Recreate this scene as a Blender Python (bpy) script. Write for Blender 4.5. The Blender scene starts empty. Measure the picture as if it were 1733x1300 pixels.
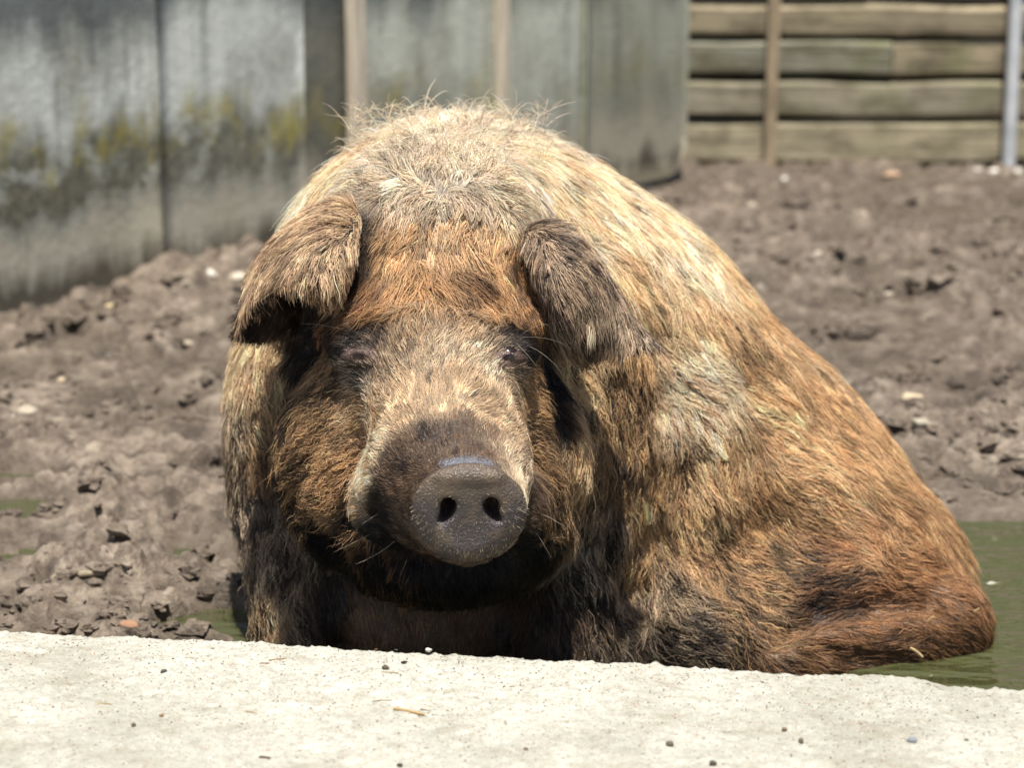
import bpy, math, random
import numpy as np
from mathutils import Vector, Matrix

# ------------------------------------------------------------------ camera
sc = bpy.context.scene
FPX, CW, CH, CAMZ, PITCH = 3851.0, 1733.0, 1300.0, 1.26, math.radians(12.7)
cam_d = bpy.data.cameras.new('camera')
cam = bpy.data.objects.new('camera', cam_d)
sc.collection.objects.link(cam)
cam.location = (0, 0, CAMZ)
cam.rotation_euler = (math.pi/2 - PITCH, 0, 0)
cam_d.sensor_width = 36.0
cam_d.lens = 36.0*FPX/CW
cam_d.clip_start = 0.05
cam_d.clip_end = 2000
cam_d.dof.use_dof = True
cam_d.dof.focus_distance = 3.28
cam_d.dof.aperture_fstop = 4.0
sc.camera = cam

# ------------------------------------------------------------------ world, sun, exposure
SUN_DIR = Vector((0.02, -0.28, 0.95)).normalized()      # points towards the sun
wd = bpy.data.worlds.new('World')
sc.world = wd
wd.use_nodes = True
wn = wd.node_tree
for n in list(wn.nodes):
    wn.nodes.remove(n)
sky = wn.nodes.new('ShaderNodeTexSky')
sky.sky_type = 'NISHITA'
sky.sun_disc = False
sky.sun_elevation = math.asin(SUN_DIR.z)
sky.sun_rotation = math.atan2(SUN_DIR.x, SUN_DIR.y)
sky.air_density = 1.0
sky.dust_density = 2.0
bg = wn.nodes.new('ShaderNodeBackground')
bg.inputs['Strength'].default_value = 0.085
wo = wn.nodes.new('ShaderNodeOutputWorld')
wn.links.new(sky.outputs[0], bg.inputs[0])
wn.links.new(bg.outputs[0], wo.inputs[0])
sun_l = bpy.data.lights.new('sun', 'SUN')
sun_l.energy = 5.0
sun_l.angle = math.radians(0.53)
sun_l.color = (1.0, 0.955, 0.88)
sun_o = bpy.data.objects.new('sun', sun_l)
sc.collection.objects.link(sun_o)
sun_o.rotation_euler = SUN_DIR.to_track_quat('Z', 'Y').to_euler()
sc.view_settings.view_transform = 'Standard'
sc.view_settings.look = 'None'
sc.view_settings.gamma = 1.0
sc.view_settings.exposure = 0.70
sc.view_settings.use_curve_mapping = False
sc.cycles.use_denoising = True
sc.cycles.max_bounces = 8
sc.cycles.transparent_max_bounces = 8
try:
    sc.cycles_curves.shape = 'RIBBONS'
    sc.cycles_curves.subdivisions = 2
except Exception:
    pass

# ------------------------------------------------------------------ helpers
rng = np.random.default_rng(7)
COL = sc.collection
FWD = np.array((0, math.cos(PITCH), -math.sin(PITCH)))
UPV = np.array((0, math.sin(PITCH), math.cos(PITCH)))
RGT = np.array((1.0, 0, 0))
CAMP = np.array((0, 0, CAMZ))

def ray(px, py):
    d = RGT*((px-CW/2)/FPX) + UPV*((CH/2-py)/FPX) + FWD
    return d

def W(px, py, Y):                      # the point at survey distance Y seen at that place of the photograph
    d = ray(px, py)
    return CAMP + d*(Y/d[1])

def WZ(px, py, z):                     # the point at height z
    d = ray(px, py)
    return CAMP + d*((z-CAMZ)/d[2])

def project(P):
    q = np.asarray(P) - CAMP
    f = q@FWD
    return np.stack([CW/2+FPX*(q@RGT)/f, CH/2-FPX*(q@UPV)/f], -1)

_perm = np.random.default_rng(3).permutation(256)
_perm = np.concatenate([_perm, _perm, _perm])
_grad = np.random.default_rng(4).normal(size=(256, 3))
_grad /= np.linalg.norm(_grad, axis=1)[:, None]

def perlin(x, y, z=0.0):
    x, y, z = np.broadcast_arrays(np.asarray(x, float), np.asarray(y, float), np.asarray(z, float))
    xi, yi, zi = np.floor(x).astype(int), np.floor(y).astype(int), np.floor(z).astype(int)
    xf, yf, zf = x-xi, y-yi, z-zi
    u, v, w = [t*t*t*(t*(t*6-15)+10) for t in (xf, yf, zf)]
    r = 0
    for dx in (0, 1):
        for dy in (0, 1):
            for dz in (0, 1):
                h = _perm[_perm[_perm[(xi+dx) & 255]+((yi+dy) & 255)]+((zi+dz) & 255)]
                g = _grad[h]
                dot = g[..., 0]*(xf-dx)+g[..., 1]*(yf-dy)+g[..., 2]*(zf-dz)
                r = r + dot*(u if dx else 1-u)*(v if dy else 1-v)*(w if dz else 1-w)
    return r*1.5

def fbm(x, y, z=0.0, oct=4, gain=0.5):
    a, f, s = 1.0, 1.0, 0
    for i in range(oct):
        s = s + a*perlin(x*f+17.3*i, y*f+5.1*i, z*f+2.7*i)
        a *= gain
        f *= 2.03
    return s

def sm(a, b, x):
    t = np.clip((x-a)/(b-a), 0, 1)
    return t*t*(3-2*t)

def mesh_from(name, verts, faces, smooth=True):
    verts = np.asarray(verts, np.float32)
    me = bpy.data.meshes.new(name)
    if isinstance(faces, np.ndarray):
        n, k = faces.shape
        me.vertices.add(len(verts))
        me.vertices.foreach_set('co', verts.ravel())
        me.loops.add(n*k)
        me.loops.foreach_set('vertex_index', faces.astype(np.int32).ravel())
        me.polygons.add(n)
        me.polygons.foreach_set('loop_start', np.arange(0, n*k, k, dtype=np.int32))
        me.polygons.foreach_set('loop_total', np.full(n, k, np.int32))
    else:
        me.from_pydata([tuple(map(float, v)) for v in verts], [], faces)
    me.update(calc_edges=True)
    me.polygons.foreach_set('use_smooth', np.full(len(me.polygons), smooth))
    return me

def link(name, data, mat=None, parent=None, label=None, cat=None, group=None, kind=None):
    o = bpy.data.objects.new(name, data)
    COL.objects.link(o)
    if mat is not None and data is not None:
        data.materials.clear()
        data.materials.append(mat)
    if parent is not None:
        o.parent = parent
    for k, v in (('label', label), ('category', cat), ('group', group), ('kind', kind)):
        if v:
            o[k] = v
    return o

def grid_faces(nu, nv, wrap=False):
    i = np.arange(nu-1)[:, None]*nv
    j = np.arange(nv-1)[None, :]
    a = (i+j).ravel()
    return np.stack([a, a+1, a+nv+1, a+nv], 1)

# node helper
class NT:
    def __init__(self, name):
        self.m = bpy.data.materials.new(name)
        self.m.use_nodes = True
        self.t = self.m.node_tree
        for n in list(self.t.nodes):
            self.t.nodes.remove(n)
        self.out = self.t.nodes.new('ShaderNodeOutputMaterial')
        self.b = None
    def n(self, typ, ins=None, **kw):
        nd = self.t.nodes.new(typ)
        for k, v in kw.items():
            setattr(nd, k, v)
        for k, v in (ins or {}).items():
            if isinstance(v, bpy.types.NodeSocket):
                self.t.links.new(v, nd.inputs[k])
            else:
                nd.inputs[k].default_value = v
        return nd
    def bsdf(self, **ins):
        self.b = self.n('ShaderNodeBsdfPrincipled', {k.replace('_', ' '): v for k, v in ins.items()})
        self.t.links.new(self.b.outputs[0], self.out.inputs['Surface'])
        return self.b
    def coord(self, kind='Object'):
        return self.n('ShaderNodeTexCoord').outputs[kind]
    def mapping(self, vec, scale=(1, 1, 1), loc=(0, 0, 0), rot=(0, 0, 0)):
        return self.n('ShaderNodeMapping', {'Vector': vec, 'Scale': scale, 'Location': loc, 'Rotation': rot}).outputs[0]
    def noise(self, vec, scale, detail=4, rough=0.55, dist=0.0):
        return self.n('ShaderNodeTexNoise', {'Vector': vec, 'Scale': scale, 'Detail': detail, 'Roughness': rough, 'Distortion': dist}).outputs[0]
    def ramp(self, fac, stops, interp='LINEAR'):
        r = self.n('ShaderNodeValToRGB', {'Fac': fac})
        e = r.color_ramp.elements
        r.color_ramp.interpolation = interp
        while len(e) < len(stops):
            e.new(0.5)
        for i, (p, c) in enumerate(stops):
            e[i].position = p
            e[i].color = c if len(c) == 4 else (*c, 1)
        return r.outputs[0]
    def math(self, op, a, b=0.0, c=0.0):
        return self.n('ShaderNodeMath', {0: a, 1: b, 2: c}, operation=op).outputs[0]
    def mix(self, fac, a, b, blend='MIX'):
        m = self.n('ShaderNodeMix', data_type='RGBA', blend_type=blend)
        for idx, v in ((0, fac), (6, a), (7, b)):
            if isinstance(v, bpy.types.NodeSocket):
                self.t.links.new(v, m.inputs[idx])
            elif idx == 0:
                m.inputs[0].default_value = v
            else:
                m.inputs[idx].default_value = v if len(v) == 4 else (*v, 1)
        return m.outputs[2]
    def bump(self, height, strength=0.5, dist=0.01, normal=None):
        ins = {'Height': height, 'Strength': strength, 'Distance': dist}
        if normal is not None:
            ins['Normal'] = normal
        o = self.n('ShaderNodeBump', ins).outputs[0]
        if self.b is not None:
            self.t.links.new(o, self.b.inputs['Normal'])
        return o

def lin(c):
    c = np.asarray(c, float)
    return np.where(c <= 0.04045, c/12.92, ((c+0.055)/1.055)**2.4)
def rgb(r, g, b):                      # 0..255 display values to linear
    return tuple(lin(np.array((r, g, b))/255.0))
# ------------------------------------------------------------------ ground, water
WALL_A, WALL_B = np.array((WZ(0, 540, 0)[0], WZ(0, 540, 0)[1])), np.array((WZ(1140, 302, 0)[0], WZ(1140, 302, 0)[1]))
WALL_D = (WALL_B-WALL_A); WALL_LEN = np.linalg.norm(WALL_D); WALL_D = WALL_D/WALL_LEN
WALL_N = np.array((WALL_D[1], -WALL_D[0]))          # towards the yard

def axis(a, b, step, lo, hi, grow=1.25):
    core = np.arange(a, b, step)
    l, r, s = [], [], step
    x = a
    while x > lo:
        s *= grow; x -= s; l.append(x)
    x, s = core[-1], step
    while x < hi:
        s *= grow; x += s; r.append(x)
    return np.concatenate([l[::-1], core, r])

def clods(x, y, size, seed, share, lo=.35, hi=.75):
    """height 0..1 of scattered rounded lumps, one to a cell"""
    gx, gy = x/size, y/size
    ix, iy = np.floor(gx).astype(int), np.floor(gy).astype(int)
    out = np.zeros_like(gx)
    for dx in (-1, 0, 1):
        for dy in (-1, 0, 1):
            cx, cy = ix+dx, iy+dy
            h = _perm[_perm[(cx+seed*7) & 255]+((cy+seed*13) & 255)]
            h2 = _perm[(h+91) & 255]; h3 = _perm[(h2+37) & 255]; h4 = _perm[(h3+11) & 255]
            px, py = cx+.5+.8*(h/255-.5), cy+.5+.8*(h2/255-.5)
            r = lo+(hi-lo)*h3/255
            asp = .6+.8*h4/255
            a = h2/255*6.28
            ux, uy = gx-px, gy-py
            vx, vy = ux*np.cos(a)+uy*np.sin(a), (-ux*np.sin(a)+uy*np.cos(a))*asp
            d2 = (vx*vx+vy*vy)/(r*r)
            b = np.sqrt(np.maximum(0, 1-np.minimum(d2, 1)**2.5))*r*(.5+.5*h4/255)
            out = np.where((h4/255 < share) & (b > out), b, out)
    return out

def mud_height(x, y):
    x = np.asarray(x, float); y = np.asarray(y, float)
    wx = x+.030*perlin(x*9, y*9, 2.2)+.012*perlin(x*28, y*28, 4.2)
    wy = y+.030*perlin(x*9, y*9, 7.7)+.012*perlin(x*28, y*28, 9.2)
    big = fbm(wx/.9, wy/.9, 1.0, 3)
    lump = fbm(wx/.26, wy/.26, 4.0, 2)
    fine = fbm(wx/.045, wy/.045, 6.0, 3)
    rough = sm(-.55, .35, fbm(x/.7, y/.7, 20.0, 2)+.25)
    h = .030+.022*big+.016*lump+.0035*fine
    cl = .050*clods(wx, wy, .16, 1, .5)+.046*clods(wx+3, wy, .078, 2, .55)+.030*clods(wx, wy+5, .040, 3, .6)
    cl = cl-.075*clods(wx+8, wy+3, .100, 6, .40, .2, .42)-.045*clods(wx+4, wy+9, .050, 7, .45, .25, .45)
    near = 1+.35*sm(4.6, 3.8, y)
    h = h+rough*near*(cl+.010*fine-.012)
    hoof = clods(wx+1.7, wy+2.1, .30, 5, .62, .22, .36)
    h = h-.16*hoof*(.35+.65*rough)+.035*np.maximum(0, clods(wx+1.7, wy+2.1, .30, 5, .62, .34, .50)-hoof)*rough
    h = np.maximum(h, .004+.25*np.minimum(h, 0))
    far = sm(4.5, 7.0, y)
    h = h-far*.02-.012*sm(8.2, 9.2, y)
    # bank of mud along the panel wall
    dw = (x-WALL_A[0])*WALL_N[0]+(y-WALL_A[1])*WALL_N[1]
    h = h+sm(.75, .02, dw)*sm(-.3, .0, dw)*(.05+.07*perlin(x*2.2, y*2.2, 5.0)+.05*perlin(x*7, y*7, 5.0))*sm(8.6, 7.0, y)*sm(6.2, 6.9, y)
    # wallow round the pig and the pool on the right
    e = np.sqrt(((x-.32)/.86)**2+((y-3.45)/.42)**2)+.10*perlin(x*4, y*4, 12.0)+.04*perlin(x*13, y*13, 1.0)
    pool = np.maximum(sm(1.08, .86, e), sm(4.40, 4.15, y+.07*perlin(x*3, y*3, 8.0)+.02*perlin(x*11, y*11, 8.0))*sm(.45, .75, x))
    shore = np.maximum(sm(1.25, .95, e), sm(4.75, 4.35, y)*sm(.3, .8, x))
    h = h*(1-.75*shore)+.004*shore
    h = h*(1-pool)-.13*pool
    pc = WZ(385, 1062, 0)
    pk = np.sqrt(((x-pc[0])/.12)**2+((y-pc[1])/.085)**2)+.25*perlin(x*9, y*9, 2.0)
    h = h-(h+.05)*sm(1.1, .85, pk)
    # shallow puddle on the left
    pd = np.sqrt(((x+1.05)/.22)**2+((y-4.42)/.08)**2)+.25*perlin(x*6, y*6, 3.3)
    h = h-(h+.012)*sm(1.15, .75, pd)
    return h

def build_ground():
    X = axis(-2.2, 2.6, .0095, -400, 400, 1.18)
    Y = np.concatenate([axis(3.0, 6.0, .0095, -60, 6.0, 1.3)])
    Y = Y[Y < 6.0]
    Y = np.concatenate([Y, np.arange(6.0, 10.2, .024), 10.2*np.cumprod(np.full(24, 1.18))])
    gx, gy = np.meshgrid(X, Y, indexing='ij')
    h = mud_height(gx, gy)
    dist = np.maximum(np.abs(gx)-4, np.maximum(gy-10.5, 2.2-gy))
    h = h*sm(4, 0, dist)
    h = np.where(gy < 3.0, np.minimum(h, .02), h)
    V = np.stack([gx, gy, h], -1).reshape(-1, 3)
    F = grid_faces(len(X), len(Y))[:, ::-1]
    return mesh_from('mud_ground', V, F)

m = NT('mud')
co = m.coord('Object')
sep = m.n('ShaderNodeSeparateXYZ', {0: co})
n1 = m.noise(co, 3.1, 5, .6)
n2 = m.noise(co, 17, 8, .72)
n3 = m.noise(co, 140, 4, .6)
c1 = m.ramp(n2, [(.32, rgb(60, 50, 42)), (.46, rgb(116, 103, 89)), (.66, rgb(162, 149, 132))])
c2 = m.mix(m.ramp(n1, [(.4, (0, 0, 0)), (.65, (1, 1, 1))]), c1, rgb(88, 76, 63), 'MIX')
c2 = m.mix(.7, c1, c2)
damp = m.noise(m.mapping(co, loc=(4, 1, 0)), 8.5, 9, .74)
c2 = m.mix(m.ramp(damp, [(.50, (0, 0, 0)), (.60, (.8, .8, .8))]), c2, rgb(62, 52, 43))
c3 = m.mix(m.ramp(n3, [(.62, (0, 0, 0)), (.72, (.6, .6, .6))]), c2, rgb(150, 138, 122))
wet = m.n('ShaderNodeMapRange', {'Value': m.math('ADD', sep.outputs[2], m.math('MULTIPLY', n2, .02)), 'From Min': .012, 'From Max': .06, 'To Min': 1.0, 'To Max': 0.0}).outputs[0]
c4 = m.mix(wet, c3, m.mix(.55, c3, rgb(70, 60, 48), 'MIX'))
rgh = m.n('ShaderNodeMapRange', {'Value': m.math('ADD', wet, m.math('MULTIPLY', n1, .5)), 'From Min': 0.2, 'From Max': 1.3, 'To Min': .82, 'To Max': .34}).outputs[0]
m.bsdf(Base_Color=c4, Roughness=rgh, Specular_IOR_Level=.4)
m.bump(m.math('ADD', n2, m.math('MULTIPLY', n3, .35)), 1.0, .016)
M_MUD = m.m
link('ground', build_ground(), M_MUD, kind='structure', label='trampled brown mud of the pig yard')

m = NT('pond_water')
co = m.coord('Object')
m.bsdf(Base_Color=(*rgb(66, 68, 42), 1), Roughness=.03, IOR=1.33, Specular_IOR_Level=.7)
w1 = m.noise(m.mapping(co, (1, 2.2, 1)), 7, 2, .5)
w2 = m.noise(m.mapping(co, (1, 1.8, 1)), 30, 2, .5)
m.bump(m.math('ADD', w1, m.math('MULTIPLY', w2, .12)), 1.0, .06)
M_WATER = m.m
xs = np.linspace(-2.2, 3.2, 40); ys = np.linspace(2.95, 4.95, 20)
gx, gy = np.meshgrid(xs, ys, indexing='ij')
link('water', mesh_from('water', np.stack([gx, gy, gx*0], -1).reshape(-1, 3), grid_faces(40, 20)[:, ::-1]), M_WATER, kind='structure', label='murky green water of the wallow')

# ------------------------------------------------------------------ concrete ledge
def ledge_edge(x):                     # the far edge of the top, a little askew
    a, b = WZ(0, 1066, .22), WZ(1733, 1158, .22)
    y = a[1]+(x-a[0])/(b[0]-a[0])*(b[1]-a[1])
    y = y+.004*perlin(x*9, 3.0, 1.0)+.0035*perlin(x*40, 3.0, 5.0)+.002*perlin(x*140, 3.0, 5.0)
    y = y+.012*np.exp(-((x+.13)/.4)**2)
    return y-.014*sm(.545, .565, x)

def ledge_rough(x, y, z):
    return .0035*fbm(x*9, y*9, 1.0, 2)+.0016*fbm(x*45, y*45, z*45, 3)+.0009*perlin(x*190, y*190, z*190)

def ledge_top(x, y):
    return .22+float(ledge_rough(x, y, .22))

def build_ledge():
    X = axis(-.85, .85, .0035, -3.2, 3.2, 1.2)
    # profile measured from the far edge: (back offset, height, roughness)
    s_top = np.concatenate([np.linspace(0.012, .06, 16), np.linspace(.064, .50, 125), np.linspace(.53, 1.15, 10)])
    prof = [(0.0, -.40), (0.0, -.1), (0.0, .02), (.0, .10)]
    prof += [(0.0, .10+t*.095) for t in np.linspace(.05, 1, 30)]
    for t in np.linspace(.1, .95, 8):
        prof.append((.012*(1-math.cos(t*math.pi/2)), .195+.025*math.sin(t*math.pi/2)))
    prof += [(d, .22) for d in s_top]
    prof += [(1.16, .20), (1.16, -.40)]
    prof = np.array(prof)
    gx = np.repeat(X[:, None], len(prof), 1)
    ye = ledge_edge(gx)
    back = prof[None, :, 0]
    gz = np.repeat(prof[None, :, 1], len(X), 0)
    gy = ye-back
    nz = ledge_rough(gx, gy, gz)
    edge = np.exp(-(back/.02)**2)
    grit = np.maximum(0, perlin(gx*110, gy*110, gz*110+4)-.25)*.007*edge
    inb = (gz > -.05) & (back < 1.1)
    gz = gz+np.where(inb, (nz+grit)*sm(.08, .2, gz), 0)
    gy = gy+np.where(inb & (back < .012), nz*1.5+grit, 0)
    gz = gz-.006*np.exp(-((gx+.135)/.085)**2-((back-.02)/.035)**2)      # shallow worn hollow at the edge
    V = np.stack([gx, gy, gz], -1).reshape(-1, 3)
    F = grid_faces(len(X), len(prof))
    nV = len(V)
    return mesh_from('ledge', V, F)

m = NT('concrete')
co = m.coord('Object')
n1 = m.noise(co, 3.2, 6, .62)
n2 = m.noise(co, 60, 6, .7)
n3 = m.noise(m.mapping(co, (1, 1.0, 1)), 420, 3, .6)
n4 = m.noise(co, 200, 2, .5)
base = m.ramp(n2, [(.25, rgb(140, 138, 127)), (.5, rgb(168, 167, 155)), (.75, rgb(188, 187, 176))])
dirt = m.ramp(n1, [(.42, (0, 0, 0)), (.7, (1, 1, 1))])
base = m.mix(m.math('MULTIPLY', dirt, .7), base, rgb(122, 119, 105))
base = m.mix(m.ramp(m.noise(m.mapping(co, (1, 1.6, 1), (2, 3, 0)), 11, 7, .7), [(.5, (0, 0, 0)), (.68, (.55, .55, .55))]), base, rgb(128, 120, 102))
base = m.mix(m.ramp(n3, [(.55, (0, 0, 0)), (.68, (.8, .8, .8))]), base, rgb(124, 114, 98))
base = m.mix(m.ramp(n4, [(.63, (0, 0, 0)), (.71, (.9, .9, .9))]), base, rgb(88, 78, 66))
base = m.mix(m.ramp(m.noise(m.mapping(co, loc=(3, 7, 1)), 170, 2, .5), [(.65, (0, 0, 0)), (.73, (.7, .7, .7))]), base, rgb(146, 106, 80))
base = m.mix(m.ramp(m.noise(m.mapping(co, loc=(9, 2, 1)), 260, 2, .5), [(.66, (0, 0, 0)), (.74, (.8, .8, .8))]), base, rgb(205, 203, 196))
# tan patch at the far edge
sp = m.n('ShaderNodeSeparateXYZ', {0: co})
dx = m.math('MULTIPLY', m.math('ADD', sp.outputs[0], .125), 9.5)
dy = m.math('MULTIPLY', m.math('ADD', sp.outputs[1], -3.045), 26.0)
rr = m.math('ADD', m.math('ADD', m.math('MULTIPLY', dx, dx), m.math('MULTIPLY', dy, dy)), m.math('MULTIPLY', n1, .5))
tan_patch = m.n('ShaderNodeMapRange', {'Value': rr, 'From Min': .75, 'From Max': 1.4, 'To Min': .8, 'To Max': 0}).outputs[0]
base = m.mix(tan_patch, base, rgb(140, 122, 92))
m.bsdf(Base_Color=base, Roughness=.9, Specular_IOR_Level=.25)
m.bump(m.math('ADD', n2, m.math('MULTIPLY', n3, .5)), .35, .003)
M_CONC = m.m
link('concrete_ledge', build_ledge(), M_CONC, label='low pale concrete ledge with crumbly far edge in front of the pig', cat='ledge')

# ------------------------------------------------------------------ panel wall on the left
def wall_u(px):                        # distance along the wall of a place at its foot
    d = ray(px, 450)
    A_ = np.array([[WALL_D[0], -d[0]], [WALL_D[1], -d[1]]])
    return np.linalg.solve(A_, -WALL_A)[0]
wall = link('panel_wall', None, label='weathered grey panel wall with moss and lichen stains behind the pig', cat='wall')
wall.location = (WALL_A[0], WALL_A[1], 0)
wall.rotation_euler = (0, 0, math.atan2(WALL_D[1], WALL_D[0]))

def panel_mat(seed, moss, tint):
    m = NT('weathered_panel')
    co = m.mapping(m.coord('Object'), loc=(seed*3.7, seed*1.3, 0))
    raw = m.n('ShaderNodeSeparateXYZ', {0: m.coord('Object')})
    st = m.noise(m.mapping(co, (9, 9, .7)), 1.0, 6, .6)
    st2 = m.noise(m.mapping(co, (26, 26, 1.6)), 1.0, 5, .65)
    bl = m.noise(co, 5.5, 6, .65)
    fi = m.noise(co, 30, 6, .7)
    base = m.ramp(st, [(.25, tuple(.55*c for c in tint)), (.42, tint), (.58, tuple(min(1, 1.15*c) for c in tint)), (.75, tuple(.7*c for c in tint))])
    base = m.mix(m.ramp(m.noise(m.mapping(co, (1, 1, .7), (1, 6, 3)), 3.2, 6, .65), [(.46, (0, 0, 0)), (.66, (.75, .75, .75))]), base, rgb(122, 120, 104))
    base = m.mix(m.ramp(st2, [(.30, (.7, .7, .7)), (.42, (0, 0, 0))]), base, rgb(106, 104, 92))
    z = m.math('ADD', raw.outputs[2], m.math('MULTIPLY', m.math('ADD', m.noise(m.mapping(co, (7, 7, 1.5)), 1.0, 4, .6), -.5), .34))
    beige = m.n('ShaderNodeMapRange', {'Value': z, 'From Min': .24, 'From Max': .36, 'To Min': .85, 'To Max': 0.0}).outputs[0]
    base = m.mix(beige, base, rgb(158, 151, 132))
    band = m.ramp(z, [(.22, (0, 0, 0)), (.33, (1, 1, 1)), (.46, (1, 1, 1)), (.58, (0, 0, 0))])
    band = m.math('MULTIPLY', m.math('MULTIPLY', band, m.ramp(bl, [(.30, (0, 0, 0)), (.48, (1, 1, 1))])), moss)
    mossc = m.ramp(fi, [(.3, rgb(66, 66, 58)), (.55, rgb(104, 102, 86)), (.8, rgb(128, 124, 104))])
    base = m.mix(band, base, mossc)
    lich = m.ramp(z, [(.36, (0, 0, 0)), (.44, (1, 1, 1)), (.52, (1, 1, 1)), (.62, (0, 0, 0))])
    lich = m.math('MULTIPLY', m.math('MULTIPLY', lich, m.ramp(m.noise(m.mapping(co, (5, 5, 3), (4, 2, 9)), 1.3, 5, .65), [(.5, (0, 0, 0)), (.64, (1, 1, 1))])), .75*moss)
    base = m.mix(lich, base, rgb(150, 140, 66))
    foot = m.n('ShaderNodeMapRange', {'Value': z, 'From Min': .07, 'From Max': .17, 'To Min': .92, 'To Max': 0.0}).outputs[0]
    base = m.mix(foot, base, rgb(72, 66, 54))
    top = m.ramp(m.math('ADD', m.math('MULTIPLY', raw.outputs[2], .7), m.math('MULTIPLY', m.noise(m.mapping(co, (4, 4, .8)), 1.0, 5, .6), .35)), [(.70, (0, 0, 0)), (.80, (.8, .8, .8))])
    base = m.mix(top, base, rgb(70, 76, 78))
    m.bsdf(Base_Color=base, Roughness=.85, Specular_IOR_Level=.25)
    m.bump(m.math('ADD', fi, m.math('MULTIPLY', st2, .8)), .5, .01)
    return m.m

def panel_mesh(u0, u1, z0, z1, th, off, round_end=False, bow=.01, seed=0.0):
    nu, nz = 14, 22
    us = np.linspace(u0, u1, nu); zs = np.linspace(z0, z1, nz)
    def edge_low(u):
        r = .16
        d = u1-u
        return np.where(round_end & (d < r), r-np.sqrt(np.maximum(r*r-(r-np.maximum(d, 0))**2, 0)), 0)*.8
    gu, gz = np.meshgrid(us, zs, indexing='ij')
    if round_end:
        low = edge_low(gu)
        gz = np.maximum(gz, z0+low)
    bowv = bow*np.sin((gu-u0)/(u1-u0)*math.pi)+.012*perlin(gu*1.2+seed, gz*1.2, seed)
    A_ = np.stack([gu, -off-th-bowv, gz], -1).reshape(-1, 3)
    B_ = np.stack([gu, -off-bowv, gz], -1).reshape(-1, 3)
    V = np.concatenate([A_, B_]); f = grid_faces(nu, nz); o = nu*nz
    F = [f[:, ::-1], f+o]
    rim = [i*nz for i in range(nu)]+[(nu-1)*nz+j for j in range(1, nz)]+[i*nz+nz-1 for i in range(nu-2, -1, -1)]+[j for j in range(nz-2, 0, -1)]
    F.append(np.array([(a, b, b+o, a+o) for a, b in zip(rim, rim[1:]+rim[:1])]))
    return mesh_from('panel', V, np.concatenate(F))

U = {k: wall_u(k-12 if k == 1160 else k) for k in (265, 507, 560, 598, 838, 975, 1160)}
GREY = rgb(188, 191, 182); GREY2 = rgb(176, 178, 164); GREY3 = rgb(150, 151, 135)
plist = [(-2.6, -1.3, GREY, 1.0, 0.0), (-1.29, U[265], GREY, 1.0, .0), (U[265]+.001, U[507], GREY, .95, .005),
         (U[507]+.006, U[598]-.01, rgb(92, 92, 84), .6, -.03), (U[598]-.004, U[838], GREY2, .5, .0), (U[838]+.004, U[975], GREY2, .3, .008), (U[975]+.004, U[1160], GREY3, .25, .0)]
for i, (a, b, tint, moss, off) in enumerate(plist):
    me = panel_mesh(a, b, -.05 if i < 6 else .02, 1.75+.02*(i % 3), .03, off, i == 6, .008, i*3.1)
    p = link('panel', me, panel_mat(i+1.0, moss, tint), parent=wall)
m = NT('batten_wood')
co = m.coord('Object')
g = m.noise(m.mapping(co, (40, 40, 3)), 1.0, 5, .6)
m.bsdf(Base_Color=m.ramp(g, [(.3, rgb(160, 148, 128)), (.6, rgb(206, 194, 172)), (.8, rgb(182, 168, 146))]), Roughness=.85)
m.bump(g, .4, .006)
M_BATTEN = m.m
m = NT('mossy_strip')
g = m.noise(m.coord('Object'), 12, 4)
m.bsdf(Base_Color=m.ramp(g, [(.3, rgb(96, 100, 70)), (.7, rgb(150, 152, 120))]), Roughness=.9)
M_STRIP = m.m
def warped_box(l, w, h, nseg=14, amp=.004, seed=0.0, bev=.006, axis_='x'):
    """a sawn piece along x, worn and slightly warped, centred on y and z"""
    cs = [(-w/2+bev, -h/2), (w/2-bev, -h/2), (w/2, -h/2+bev), (w/2, h/2-bev), (w/2-bev, h/2), (-w/2+bev, h/2), (-w/2, h/2-bev), (-w/2, -h/2+bev)]
    xs = np.linspace(0, l, nseg)
    V = []
    for x in xs:
        for (y, z) in cs:
            V.append((x, y+amp*float(perlin(x*3+seed, y*9, z*9+seed)), z+amp*1.6*float(perlin(x*2.2+seed, y*3+4, seed+np.sign(z)*3))))
    F = []
    k = len(cs)
    for i in range(nseg-1):
        for j in range(k):
            F.append((i*k+j, i*k+(j+1) % k, (i+1)*k+(j+1) % k, (i+1)*k+j))
    F.append(tuple(range(k))[::-1]); F.append(tuple((nseg-1)*k+j for j in range(k)))
    V = np.array(V)
    if axis_ == 'z':
        V = V[:, [1, 2, 0]]
    return mesh_from('piece', V, F, smooth=False)
for px, wd_, col in ((590, .075, 0), (832, .055, 0), (968, .012, 0)):
    me = warped_box(1.75, wd_, .04 if px < 900 else .01, 12, .004, px*.1, .005, 'z')
    b = link('batten', me, M_BATTEN if px < 900 else M_STRIP, parent=wall)
    b.location = (wall_u(px)-.01, -.055, .0)

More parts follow.
